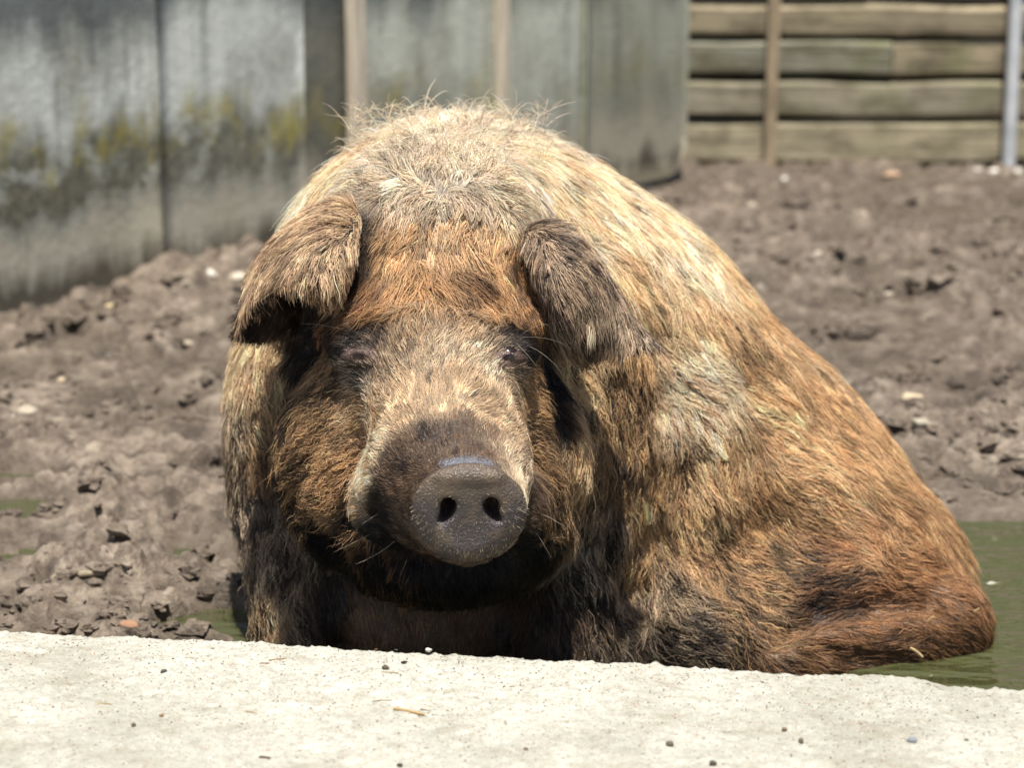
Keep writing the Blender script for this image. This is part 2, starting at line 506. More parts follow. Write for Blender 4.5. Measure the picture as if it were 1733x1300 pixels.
# ------------------------------------------------------------------ plank fence on the right
FY = WZ(1300, 282, 0.0)[1]+.12
fx = lambda px: W(px, 200, FY)[0]
fz = lambda py, Y=None: W(1300, py, Y or FY)[2]
fence = link('plank_fence', None, label='fence of stacked weathered horizontal planks at the back of the yard', cat='fence')
fence.location = (fx(1160), FY, 0)
fence.rotation_euler = (0, 0, math.radians(-1.2))
def plank_mat(seed, tone, green):
    m = NT('weathered_plank')
    co = m.mapping(m.coord('Object'), loc=(seed*2.3, seed, seed*.7))
    g = m.noise(m.mapping(co, (1.6, 18, 42)), 1.0, 6, .65)
    b = m.noise(co, 4, 5, .6)
    c = m.ramp(g, [(.25, tuple(.55*t for t in tone)), (.5, tone), (.75, tuple(min(1, 1.25*t) for t in tone))])
    c = m.mix(m.math('MULTIPLY', m.ramp(b, [(.45, (0, 0, 0)), (.65, (1, 1, 1))]), green), c, rgb(108, 108, 76))
    c = m.mix(m.ramp(m.noise(m.mapping(co, (1, 1, 2.5), (5, 5, 5)), 5, 5, .65), [(.46, (0, 0, 0)), (.66, (.85, .85, .85))]), c, rgb(92, 84, 66))
    m.bsdf(Base_Color=c, Roughness=.88, Specular_IOR_Level=.2)
    m.bump(g, .7, .012)
    return m.m
TONES = [rgb(152, 142, 118), rgb(142, 134, 114), rgb(130, 128, 112), rgb(148, 136, 112)]
rows = [(276, 205), (195, 136), (126, 68), (58, 5), (-5, -60), (-70, -126)]
joints = [[3.1], [2.3], [fx(1505)-fx(1160)], [2.7], [fx(1460)-fx(1160)], [1.9]]
for i, (yb, yt) in enumerate(rows):
    zb, zt = fz(yb), fz(yt)
    cuts = [-.02]+joints[i]+[4.4]
    for j, (a, b) in enumerate(zip(cuts[:-1], cuts[1:])):
        me = warped_box(b-a-.006, .055, zt-zb, 30, .008, i*5.3+j*2.1, .018)
        p = link('plank', me, plank_mat(i*1.7+j*.6+.3, TONES[(i+j) % 4], .35+.4*((i*7+j*3) % 3)/2), parent=fence)
        p.location = (a, .004*((i*5+j*3) % 5-2), (zb+zt)/2)
        p.rotation_euler = (math.radians(((i*37+j*11) % 7-3)*.8), math.radians(((i*13+j*7) % 5-2)*.12), 0)
# added dark sheet behind the planks, its colour stands for shade in the gaps
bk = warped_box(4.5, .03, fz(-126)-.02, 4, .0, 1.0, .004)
m = NT('gap_shade')
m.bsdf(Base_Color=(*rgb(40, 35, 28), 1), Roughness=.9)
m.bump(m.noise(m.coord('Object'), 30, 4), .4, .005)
b = link('gap_shade_sheet', bk, m.m, parent=fence)
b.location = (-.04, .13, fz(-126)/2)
# stake in front of the planks and the metal pole
me = warped_box(1.25, .048, .04, 14, .005, 9.0, .008, 'z')
m = NT('stake_wood')
g = m.noise(m.mapping(m.coord('Object'), (30, 30, 4)), 1.0, 5, .65)
m.bsdf(Base_Color=m.ramp(g, [(.3, rgb(104, 90, 70)), (.55, rgb(160, 142, 114)), (.8, rgb(132, 114, 90))]), Roughness=.88)
m.bump(g, .5, .006)
o = link('stake', me, m.m, parent=fence)
o['label'] = 'pale sawn wooden stake in front of the planks'
o.location = (W(1305, 200, FY-.12)[0]-fx(1160), -.10, -.05)
o.rotation_euler = (0, math.radians(.4), 0)
m = NT('galvanised_pole')
g = m.noise(m.coord('Object'), 9, 4)
m.bsdf(Base_Color=m.ramp(g, [(.35, rgb(168, 172, 174)), (.6, rgb(198, 200, 200)), (.8, rgb(184, 174, 158))]), Roughness=.55)
th = np.linspace(0, 2*math.pi, 17)[:-1]
V = np.array([(.029*math.cos(t), .029*math.sin(t), z) for z in (-.08, .4, .9, 1.3) for t in th])
F = [(i*16+j, i*16+(j+1) % 16, (i+1)*16+(j+1) % 16, (i+1)*16+j) for i in range(3) for j in range(16)]+[tuple(48+j for j in range(16))]
o = link('pole', mesh_from('pole', V, F), m.m, parent=fence)
o['label'] = 'round galvanised metal pole in front of the planks'
o.location = (W(1710, 200, FY-.1)[0]-fx(1160), -.085, 0)

# ------------------------------------------------------------------ trees beyond the fence
m = NT('tree_leaf')
oi = m.n('ShaderNodeAttribute', attribute_name='leaf_tone')
m.bsdf(Base_Color=m.ramp(oi.outputs['Fac'], [(0, rgb(66, 92, 34)), (.5, rgb(96, 126, 48)), (1, rgb(132, 158, 70))]), Roughness=.5)
tr = m.n('ShaderNodeBsdfTranslucent', {'Color': (*rgb(110, 140, 40), 1)})
mx = m.n('ShaderNodeMixShader', {0: .35, 1: m.b.outputs[0], 2: tr.outputs[0]})
m.t.links.new(mx.outputs[0], m.out.inputs['Surface'])
M_LEAF = m.m
m = NT('bark')
g = m.noise(m.mapping(m.coord('Object'), (8, 8, 2)), 2.0, 5)
m.bsdf(Base_Color=m.ramp(g, [(.3, rgb(60, 50, 42)), (.7, rgb(104, 92, 78))]), Roughness=.9)
M_BARK = m.m
def tree(x, y, hgt, wid, seed):
    r = np.random.default_rng(seed)
    root = link('leafy_tree', None, label='green leafy tree beyond the plank fence, mirrored in the pool', cat='tree', group='trees beyond the fence')
    root.location = (x, y, 0)
    V, F = [], []
    def limb(a, b, ra, rb, k=8, seg=5):
        a, b = np.array(a), np.array(b)
        ax = (b-a)/np.linalg.norm(b-a)
        e1 = np.cross(ax, (.3, .9, .2)); e1 /= np.linalg.norm(e1); e2 = np.cross(ax, e1)
        o = len(V)
        for i in range(seg):
            t = i/(seg-1)
            c = a+(b-a)*t+.06*np.linalg.norm(b-a)*r.normal(size=3)*(0 < i < seg-1)*.5
            for j in range(k):
                w = 2*math.pi*j/k
                V.append(c+(e1*math.cos(w)+e2*math.sin(w))*(ra+(rb-ra)*t))
        for i in range(seg-1):
            for j in range(k):
                F.append((o+i*k+j, o+i*k+(j+1) % k, o+(i+1)*k+(j+1) % k, o+(i+1)*k+j))
    limb((0, 0, -.1), (.1, 0, hgt*.5), .16, .10)
    tips = []
    for i in range(9):
        a = r.random()*6.28
        b = np.array((math.cos(a)*wid*.6*r.uniform(.4, 1), math.sin(a)*wid*.6*r.uniform(.4, 1), hgt*r.uniform(.45, .92)))
        limb((.05, 0, hgt*r.uniform(.2, .48)), b, .06, .015, 6, 5)
        tips.append(b)
    link('trunk', mesh_from('trunk', np.array(V), F), M_BARK, parent=root)
    n = 5200
    cl = np.concatenate([np.array(tips), np.stack([r.normal(0, wid*.45, 46), r.normal(0, wid*.45, 46), r.uniform(hgt*.22, hgt*.98, 46)], 1)])
    c = cl[r.integers(0, len(cl), n)]+r.normal(0, wid*.13, (n, 3))
    u = r.normal(size=(n, 3)); u /= np.linalg.norm(u, axis=1)[:, None]
    w = np.cross(u, r.normal(size=(n, 3))); w /= np.linalg.norm(w, axis=1)[:, None]
    sz = r.uniform(.08, .15, n)[:, None]
    q = np.stack([c-u*sz, c+w*sz*.5, c+u*sz, c-w*sz*.5], 1).reshape(-1, 3)
    me = mesh_from('crown', q, np.arange(4*n).reshape(-1, 4), smooth=False)
    at = me.attributes.new('leaf_tone', 'FLOAT', 'POINT')
    at.data.foreach_set('value', np.repeat(np.clip(.5+.25*r.normal(size=n), 0, 1), 4).astype(np.float32))
    link('crown', me, M_LEAF, parent=root)
for i, (x, y, h_, w_) in enumerate(((1.6, 12.6, 4.4, 1.3), (3.6, 13.0, 5.0, 1.5), (5.8, 12.8, 4.6, 1.4), (-.6, 14.0, 4.8, 1.4), (2.6, 15.2, 6.2, 1.8), (4.8, 15.5, 6.4, 1.9))):
    tree(x, y, h_, w_, 40+i)
# ------------------------------------------------------------------ the pig: one continuous body grown from a distance field
PRIMS = []          # (kind, data, blend)
def E(c, r, k=0.05, rot=None):
    PRIMS.append(('e', (np.array(c), np.array(r, float), rot), k))
def RC(a, b, ra, rb, k=0.05):
    PRIMS.append(('c', (np.array(a), np.array(b), ra, rb), k))
def CUT(c, r, k=0.02, rot=None):
    PRIMS.append(('-e', (np.array(c), np.array(r, float), rot), k))
def CUTC(a, b, ra, rb, k=0.02):
    PRIMS.append(('-c', (np.array(a), np.array(b), ra, rb), k))

def sd_e(P, c, r, rot):
    q = P-c
    if rot is not None:
        q = q@rot
    k0 = np.sqrt(((q/r)**2).sum(-1))
    k1 = np.sqrt(((q/(r*r))**2).sum(-1))+1e-9
    return k0*(k0-1)/k1
def sd_c(P, a, b, ra, rb):
    ab = b-a
    t = np.clip(((P-a)@ab)/(ab@ab), 0, 1)
    return np.sqrt((((P-a)-t[..., None]*ab)**2).sum(-1)) - (ra+(rb-ra)*t)
def sdf(P, prims=None):
    P = np.asarray(P)
    d = np.full(P.shape[:-1], 9.0, P.dtype)
    for kind, dat, k in (PRIMS if prims is None else prims):
        e = sd_e(P, *dat) if kind[-1] == 'e' else sd_c(P, *dat)
        if kind[0] == '-':
            h = np.clip(0.5-0.5*(d+e)/k, 0, 1)
            d = d*(1-h)-e*h + k*h*(1-h)
        else:
            h = np.clip(0.5+0.5*(d-e)/k, 0, 1)
            d = e*h + d*(1-h) - k*h*(1-h)
    return d
def trace(pts, start=2.6):             # pts (n,2) photo places -> points on the body
    pts = np.asarray(pts, float)
    D = (RGT*((pts[:, :1]-CW/2)/FPX) + UPV*((CH/2-pts[:, 1:])/FPX) + FWD)
    D /= np.linalg.norm(D, axis=1)[:, None]
    t = np.full(len(pts), start)
    best = np.full(len(pts), 9.0); bt = t.copy()
    for i in range(60):
        P = CAMP+D*t[:, None]
        d = sdf(P)
        m = d < best
        best[m] = d[m]; bt[m] = t[m]
        t = t+np.clip(d*0.85, -0.02, 0.12)
        t = np.minimum(t, 5.0)
    return CAMP+D*np.where(best < 0.004, np.where(t < 4.9, t, bt), bt)[:, None]

# trunk
E(W(752, 705, 3.80), (.358, .30, .47), .05)                 # forebody and shoulders
RC(W(735, 440, 3.58), W(765, 462, 3.82), .19, .248, .10)    # neck and withers
RC(W(850, 600, 3.88), W(950, 670, 3.90), .345, .345, .10)
RC(W(950, 670, 3.90), W(1215, 880, 3.90), .345, .305, .10)
RC(W(1215, 880, 3.90), W(1408, 1020, 3.80), .305, .250, .10)  # rump
E(W(1330, 950, 3.74), (.23, .15, .18), .08)                 # belly and ham
RC(W(1320, 1122, 3.50), W(1590, 1060, 3.64), .066, .088, .035)  # folded hind leg
E(W(1170, 1075, 3.62), (.18, .13, .12), .07)                # belly fold
# shoulders and front legs
E(W(1010, 790, 3.64), (.105, .13, .21), .05)
RC(W(965, 930, 3.58), W(945, 1330, 3.44), .10, .055, .06)
RC(W(500, 900, 3.62), W(520, 1330, 3.50), .085, .055, .06)
E(W(460, 760, 3.72), (.065, .12, .20), .05)
E(W(730, 1050, 3.60), (.20, .12, .14), .06)                 # brisket
# head
E(W(740, 455, 3.52), (.165, .17, .15), .07)
E(W(738, 630, 3.42), (.165, .15, .17), .06)
E(W(585, 780, 3.43), (.105, .14, .15), .05)
E(W(880, 790, 3.43), (.105, .14, .155), .05)
E(W(755, 905, 3.38), (.175, .14, .108), .06)
RC(W(745, 590, 3.36), W(762, 800, 3.18), .110, .112, .06)   # muzzle
RC(W(762, 800, 3.18), W(790, 855, 3.06), .110, .082, .03)
E(W(668, 850, 3.22), (.062, .07, .062), .05)                # lip
E(W(880, 860, 3.24), (.045, .07, .055), .03)
E(W(770, 955, 3.26), (.10, .085, .055), .05)                # lower jaw
E(W(605, 552, 3.36), (.052, .03, .022), .045)               # brows
E(W(868, 552, 3.36), (.048, .03, .022), .045)
# folds and creases of the skin, laid on the surface
def grad(P, h=.004):
    g = np.stack([sdf(P+np.eye(3)[i]*h)-sdf(P-np.eye(3)[i]*h) for i in range(3)], -1)
    return g/np.linalg.norm(g, axis=-1)[..., None]
def FOLD(pts, r, depth, k=.03):
    P = trace(pts); N_ = grad(P)
    C = P+N_*(r-depth)
    for i in range(len(C)-1):
        f = 1.0
        CUTC(C[i], C[i+1], r, r, k)
CUTC(W(560, 560, 3.26), W(555, 720, 3.27), .02, .012, .05)
FOLD([(930, 550), (942, 650), (955, 740), (978, 840), (1000, 930)], .030, .013, .03)
FOLD([(1050, 650), (1072, 740), (1068, 860), (1045, 960), (1025, 1060)], .030, .017, .035)
FOLD([(1120, 570), (1140, 680), (1148, 800), (1110, 920), (1075, 1000)], .035, .024, .05)
FOLD([(1310, 1075), (1388, 1038), (1484, 1024), (1570, 1018)], .022, .024, .022)
FOLD([(1380, 1103), (1450, 1118), (1520, 1120)], .016, .009, .02)
FOLD([(1045, 1110), (1080, 1000)], .022, .014, .03)
FOLD([(578, 950), (572, 1100)], .022, .012, .03)
FOLD([(478, 600), (470, 720), (470, 840), (505, 920)], .022, .012, .04)
FOLD([(600, 850), (640, 902), (700, 940)], .014, .009, .02)
FOLD([(1250, 930), (1330, 900), (1420, 900)], .05, .014, .06)
FOLD([(540, 730), (500, 850), (560, 920)], .02, .006, .03)
# eye sockets and lids
EYES, LIDS = [], []
for ex, ey in ((606, 600), (862, 603)):
    E(trace([(ex, ey)])[0]+np.array((0, .020, 0)), (.040, .030, .027), .03)
for ex, ey, sgn, f in ((608, 602, -1, 1.0), (860, 605, 1, .85)):
    upx = [(-26, 3), (-16, -3), (-4, -6), (9, -5), (18, 0), (27, 10)]
    lox = [(-25, 3), (-13, 8), (2, 11), (15, 12), (26, 9)]
    def pl(ch):
        return trace([(ex-sgn*dx*f, ey+dy) for dx, dy in ch])
    up, lo, c0 = pl(upx), pl(lox), pl([(0, 1)])[0]
    EYES.append((c0, sgn)); LIDS.append((up, lo))
for (c0, sgn), (up, lo) in zip(EYES, LIDS):
    for iu, il in ((1, 1), (2, 2), (3, 3)):
        CUT((up[iu]+lo[il])/2, (.0085, .022, .0058), .004)
    CUTC(up[1]+np.array((0, .002, .017)), up[4]+np.array((0, .002, .019)), .005, .005, .012)     # crease above the lid
    for ch, r, o in ((up, .0044, -.0010), (lo, .0042, .0)):
        for a, b in zip(ch[:-1], ch[1:]):
            RC(a+np.array((0, o, 0)), b+np.array((0, o, 0)), r, r, .004)
# snout disc: a short thick pad facing forward
SN_C = W(795, 868, 3.005)
SN_N = np.array((0.03, -0.975, -0.20)); SN_N /= np.linalg.norm(SN_N)
SN_R = np.cross(np.array((0, 0, 1.0)), -SN_N)*1.0; SN_R /= np.linalg.norm(SN_R)
if SN_R[0] < 0: SN_R = -SN_R
SN_U = np.cross(SN_N, SN_R); SN_U = SN_U if SN_U[2] > 0 else -SN_U
SN_ROT = np.stack([SN_R, SN_U, SN_N], 1)
E(SN_C - SN_N*.012, (.0725, .0690, .026), .012, SN_ROT)
E(SN_C - SN_N*.012 - SN_R*.030 + SN_U*.004, (.047, .050, .024), .012, SN_ROT)
E(SN_C - SN_N*.013 + SN_R*.032 - SN_U*.004, (.046, .052, .024), .012, SN_ROT)
E(SN_C - SN_N*.014 - SN_R*.006 - SN_U*.048, (.036, .026, .022), .012, SN_ROT)
E(SN_C - SN_N*.006 + SN_U*.052, (.050, .015, .017), .008, SN_ROT)      # raised upper rim
CUT(SN_C + SN_N*.022 + SN_U*.004, (.055, .045, .012), .02, SN_ROT)      # slightly dished face
CUTC(SN_C - SN_N*.034 - SN_R*.035 + SN_U*.066, SN_C - SN_N*.036 + SN_R*.035 + SN_U*.066, .006, .006, .015)   # crease behind the rim
for s in (-1, 1):
    for q in (0, .33, .66, 1):                                   # comma-shaped nostrils
        a_ = SN_R*s*(.030+.010*q*q)+SN_U*(.015-.022*q)
        CUTC(SN_C+a_+SN_N*.02, SN_C+a_*.85-SN_N*(.05-.03*q), .0115-.005*q, .009-.005*q, .005)

def grow(h=0.005):
    lo = np.array((-.75, 2.88, -.12)); hi = np.array((1.0, 4.42, 1.02))
    B = 8
    nb = np.ceil((hi-lo)/(h*B)).astype(int)
    bc = np.stack(np.meshgrid(*[np.arange(n) for n in nb], indexing='ij'), -1)
    cen = lo+(bc+0.5)*h*B
    d = sdf(cen)
    act = np.abs(d) < h*B*1.45
    N = nb*B+1
    F = np.empty(N, np.float32)
    F[...] = 1.0
    F[:-1, :-1, :-1] = np.sign(d).repeat(B, 0).repeat(B, 1).repeat(B, 2)
    idx = np.argwhere(act)
    o = np.arange(B+1)
    off = np.stack(np.meshgrid(o, o, o, indexing='ij'), -1).reshape(-1, 3)
    sup = idx//3                                   # neighbouring blocks share a short list of shapes
    key = (sup[:, 0]*1000+sup[:, 1])*1000+sup[:, 2]
    order = np.argsort(key, kind='stable')
    idx, key = idx[order], key[order]
    cuts = np.flatnonzero(np.diff(key))+1
    R_ = h*B*1.5*1.8
    for grp in np.split(idx, cuts):
        mid = lo+(grp.mean(0)+.5)*h*B
        dm = float(sdf(mid))
        pl = []
        for pr in PRIMS:
            em = float(sd_e(mid, *pr[1]) if pr[0][-1] == 'e' else sd_c(mid, *pr[1]))
            lim = (0 if pr[0][0] == '-' else dm+R_)+R_+pr[2]+.02
            if em < lim:
                pl.append(pr)
        g = (grp[:, None, :]*B + off[None]).reshape(-1, 3)
        g = np.minimum(g, N-1)
        F[g[:, 0], g[:, 1], g[:, 2]] = sdf(lo+g*h, pl)
    S = F < 0
    # cells with a sign change
    c = sum(S[dx:N[0]-1+dx, dy:N[1]-1+dy, dz:N[2]-1+dz].astype(np.int8) for dx in (0, 1) for dy in (0, 1) for dz in (0, 1))
    cell = (c > 0) & (c < 8)
    ci = np.argwhere(cell)
    ids = np.full(cell.shape, -1, np.int32)
    ids[ci[:, 0], ci[:, 1], ci[:, 2]] = np.arange(len(ci))
    acc = np.zeros((len(ci), 3)); cnt = np.zeros(len(ci))
    cor = [(0, 0, 0), (1, 0, 0), (0, 1, 0), (1, 1, 0), (0, 0, 1), (1, 0, 1), (0, 1, 1), (1, 1, 1)]
    val = [F[ci[:, 0]+a, ci[:, 1]+b, ci[:, 2]+cc] for a, b, cc in cor]
    for i in range(8):
        for j in range(i+1, 8):
            if sum(abs(np.array(cor[i])-np.array(cor[j]))) != 1:
                continue
            m = (val[i] < 0) != (val[j] < 0)
            t = np.where(m, val[i]/(val[i]-val[j]+1e-12), 0)
            p = np.array(cor[i])+t[:, None]*(np.array(cor[j])-np.array(cor[i]))
            acc[m] += p[m]; cnt[m] += 1
    V = lo+(ci+acc/cnt[:, None])*h
    Q = []
    for ax in range(3):
        sl0 = [slice(None)]*3; sl1 = [slice(None)]*3
        sl0[ax] = slice(0, -1); sl1[ax] = slice(1, None)
        A_, B_ = S[tuple(sl0)], S[tuple(sl1)]
        e = np.argwhere(A_ != B_)
        u, v = [(1, 2), (2, 0), (0, 1)][ax]
        ok = (e[:, u] > 0) & (e[:, v] > 0) & (e[:, u] < cell.shape[u]) & (e[:, v] < cell.shape[v]) & (e[:, ax] < cell.shape[ax])
        e = e[ok]
        q = []
        for du, dv in ((1, 1), (0, 1), (0, 0), (1, 0)):
            t = e.copy(); t[:, u] -= du; t[:, v] -= dv
            q.append(ids[t[:, 0], t[:, 1], t[:, 2]])
        q = np.stack(q, 1)
        flip = ~A_[e[:, 0], e[:, 1], e[:, 2]]
        q[flip] = q[flip][:, ::-1]
        Q.append(q)
    Q = np.concatenate(Q)
    return V, Q[(Q >= 0).all(1)]

def bez_patch(ctrl, nu=26, nv=26):
    """bicubic Bezier patch from 4x4 points"""
    C = np.array(ctrl, float)
    def bern(n):
        t = np.linspace(0, 1, n)
        return np.stack([(1-t)**3, 3*t*(1-t)**2, 3*t*t*(1-t), t**3], 1)
    return np.einsum('ui,vj,ijk->uvk', bern(nu), bern(nv), C)

def interp_patch(pts):
    """control net so that the patch passes near the 4x4 survey points (interpolates at thirds)"""
    P = np.array(pts, float)
    t = np.array([0, 1/3, 2/3, 1])
    M = np.stack([(1-t)**3, 3*t*(1-t)**2, 3*t*t*(1-t), t**3], 1)
    Mi = np.linalg.inv(M)
    return np.einsum('ai,bj,ijk->abk', Mi, Mi, P)

def sheet(ctrl, thick, nu=30, nv=30):
    """closed thick sheet; thinner towards the rim"""
    S = bez_patch(interp_patch(ctrl), nu, nv)
    du = np.gradient(S, axis=0); dv = np.gradient(S, axis=1)
    n = np.cross(du, dv); n /= np.linalg.norm(n, axis=-1)[..., None]+1e-9
    if (n[..., 1]).mean() > 0: n = -n            # outward = towards the front
    u = np.linspace(0, 1, nu)[:, None]; v = np.linspace(0, 1, nv)[None]
    rim = np.minimum(np.minimum(v, 1-v)*5, (1-u)*5).clip(0, 1)**.5
    th = thick*(0.25+0.75*rim)
    A_ = S+n*th[..., None]/2; B_ = S-n*th[..., None]/2
    V = np.concatenate([A_.reshape(-1, 3), B_.reshape(-1, 3)])
    f = grid_faces(nu, nv); o = nu*nv
    fr = np.cross(V[f[0, 1]]-V[f[0, 0]], V[f[0, 2]]-V[f[0, 0]])
    top = f if fr@n[0, 0] > 0 else f[:, ::-1]
    bot = top[:, ::-1]+o
    rimi = [i*nv for i in range(nu)] + [(nu-1)*nv+j for j in range(1, nv)] + [i*nv+nv-1 for i in range(nu-2, -1, -1)] + [j for j in range(nv-2, 0, -1)]
    side = []
    for a, b in zip(rimi, rimi[1:]+rimi[:1]):
        side.append((a, b, b+o, a+o))
    side = np.array(side)
    nn = np.cross(V[side[0, 1]]-V[side[0, 0]], V[side[0, 2]]-V[side[0, 0]])
    if nn@(V[side[0, 0]]-S[nu//2, nv//2]) < 0: side = side[:, ::-1]
    return V, np.concatenate([top, bot, side]), len(top)

EAR_L = [[(590, 420, 3.50), (556, 412, 3.53), (515, 440, 3.56), (462, 490, 3.58)],
         [(603, 368, 3.44), (570, 350, 3.44), (500, 385, 3.46), (436, 450, 3.50)],
         [(596, 430, 3.37), (560, 430, 3.33), (490, 442, 3.36), (420, 500, 3.43)],
         [(572, 482, 3.36), (540, 505, 3.32), (478, 478, 3.34), (398, 566, 3.44)]]
EAR_L2 = [[(438, 452, 3.50), (455, 455, 3.50), (475, 460, 3.50), (500, 470, 3.50)],
          [(424, 490, 3.475), (450, 492, 3.485), (480, 500, 3.49), (510, 505, 3.50)],
          [(408, 530, 3.455), (440, 535, 3.47), (475, 540, 3.48), (510, 545, 3.49)],
          [(396, 568, 3.445), (425, 572, 3.45), (455, 572, 3.46), (490, 560, 3.48)]]
EAR_R = [[(862, 432, 3.48), (868, 405, 3.49), (880, 388, 3.52), (905, 380, 3.56)],
         [(908, 468, 3.39), (932, 438, 3.350), (962, 412, 3.38), (992, 424, 3.45)],
         [(935, 556, 3.36), (972, 538, 3.325), (1012, 500, 3.36), (1048, 505, 3.44)],
         [(990, 612, 3.40), (1038, 594, 3.37), (1080, 584, 3.385), (1108, 580, 3.42)]]

pV, pF = grow()
EARS = []
parts_V, parts_F, off = [pV], [pF], len(pV)
for net, th in ((EAR_L, .012), (EAR_L2, .010), (EAR_R, .013)):
    v, f, nt = sheet([[W(*q) for q in row] for row in net], th)
    EARS.append((v, f, nt))
    parts_V.append(v); parts_F.append(f+off); off += len(v)
PIG_V = np.concatenate(parts_V); PIG_F = np.concatenate(parts_F)
# ------------------------------------------------------------------ coat
CR = (.91, .825, .705); GW = (.81, .74, .645); BL = (.845, .72, .56); TN = (.71, .62, .51); GO = (.70, .565, .41)
OR = (.73, .585, .425); RU = (.63, .47, .325); RD = (.47, .34, .235); DB = (.195, .152, .122); BK = (.07, .062, .056); BN = (.42, .34, .27)
BR = (.79, .68, .55); BS = (.90, .80, .68)
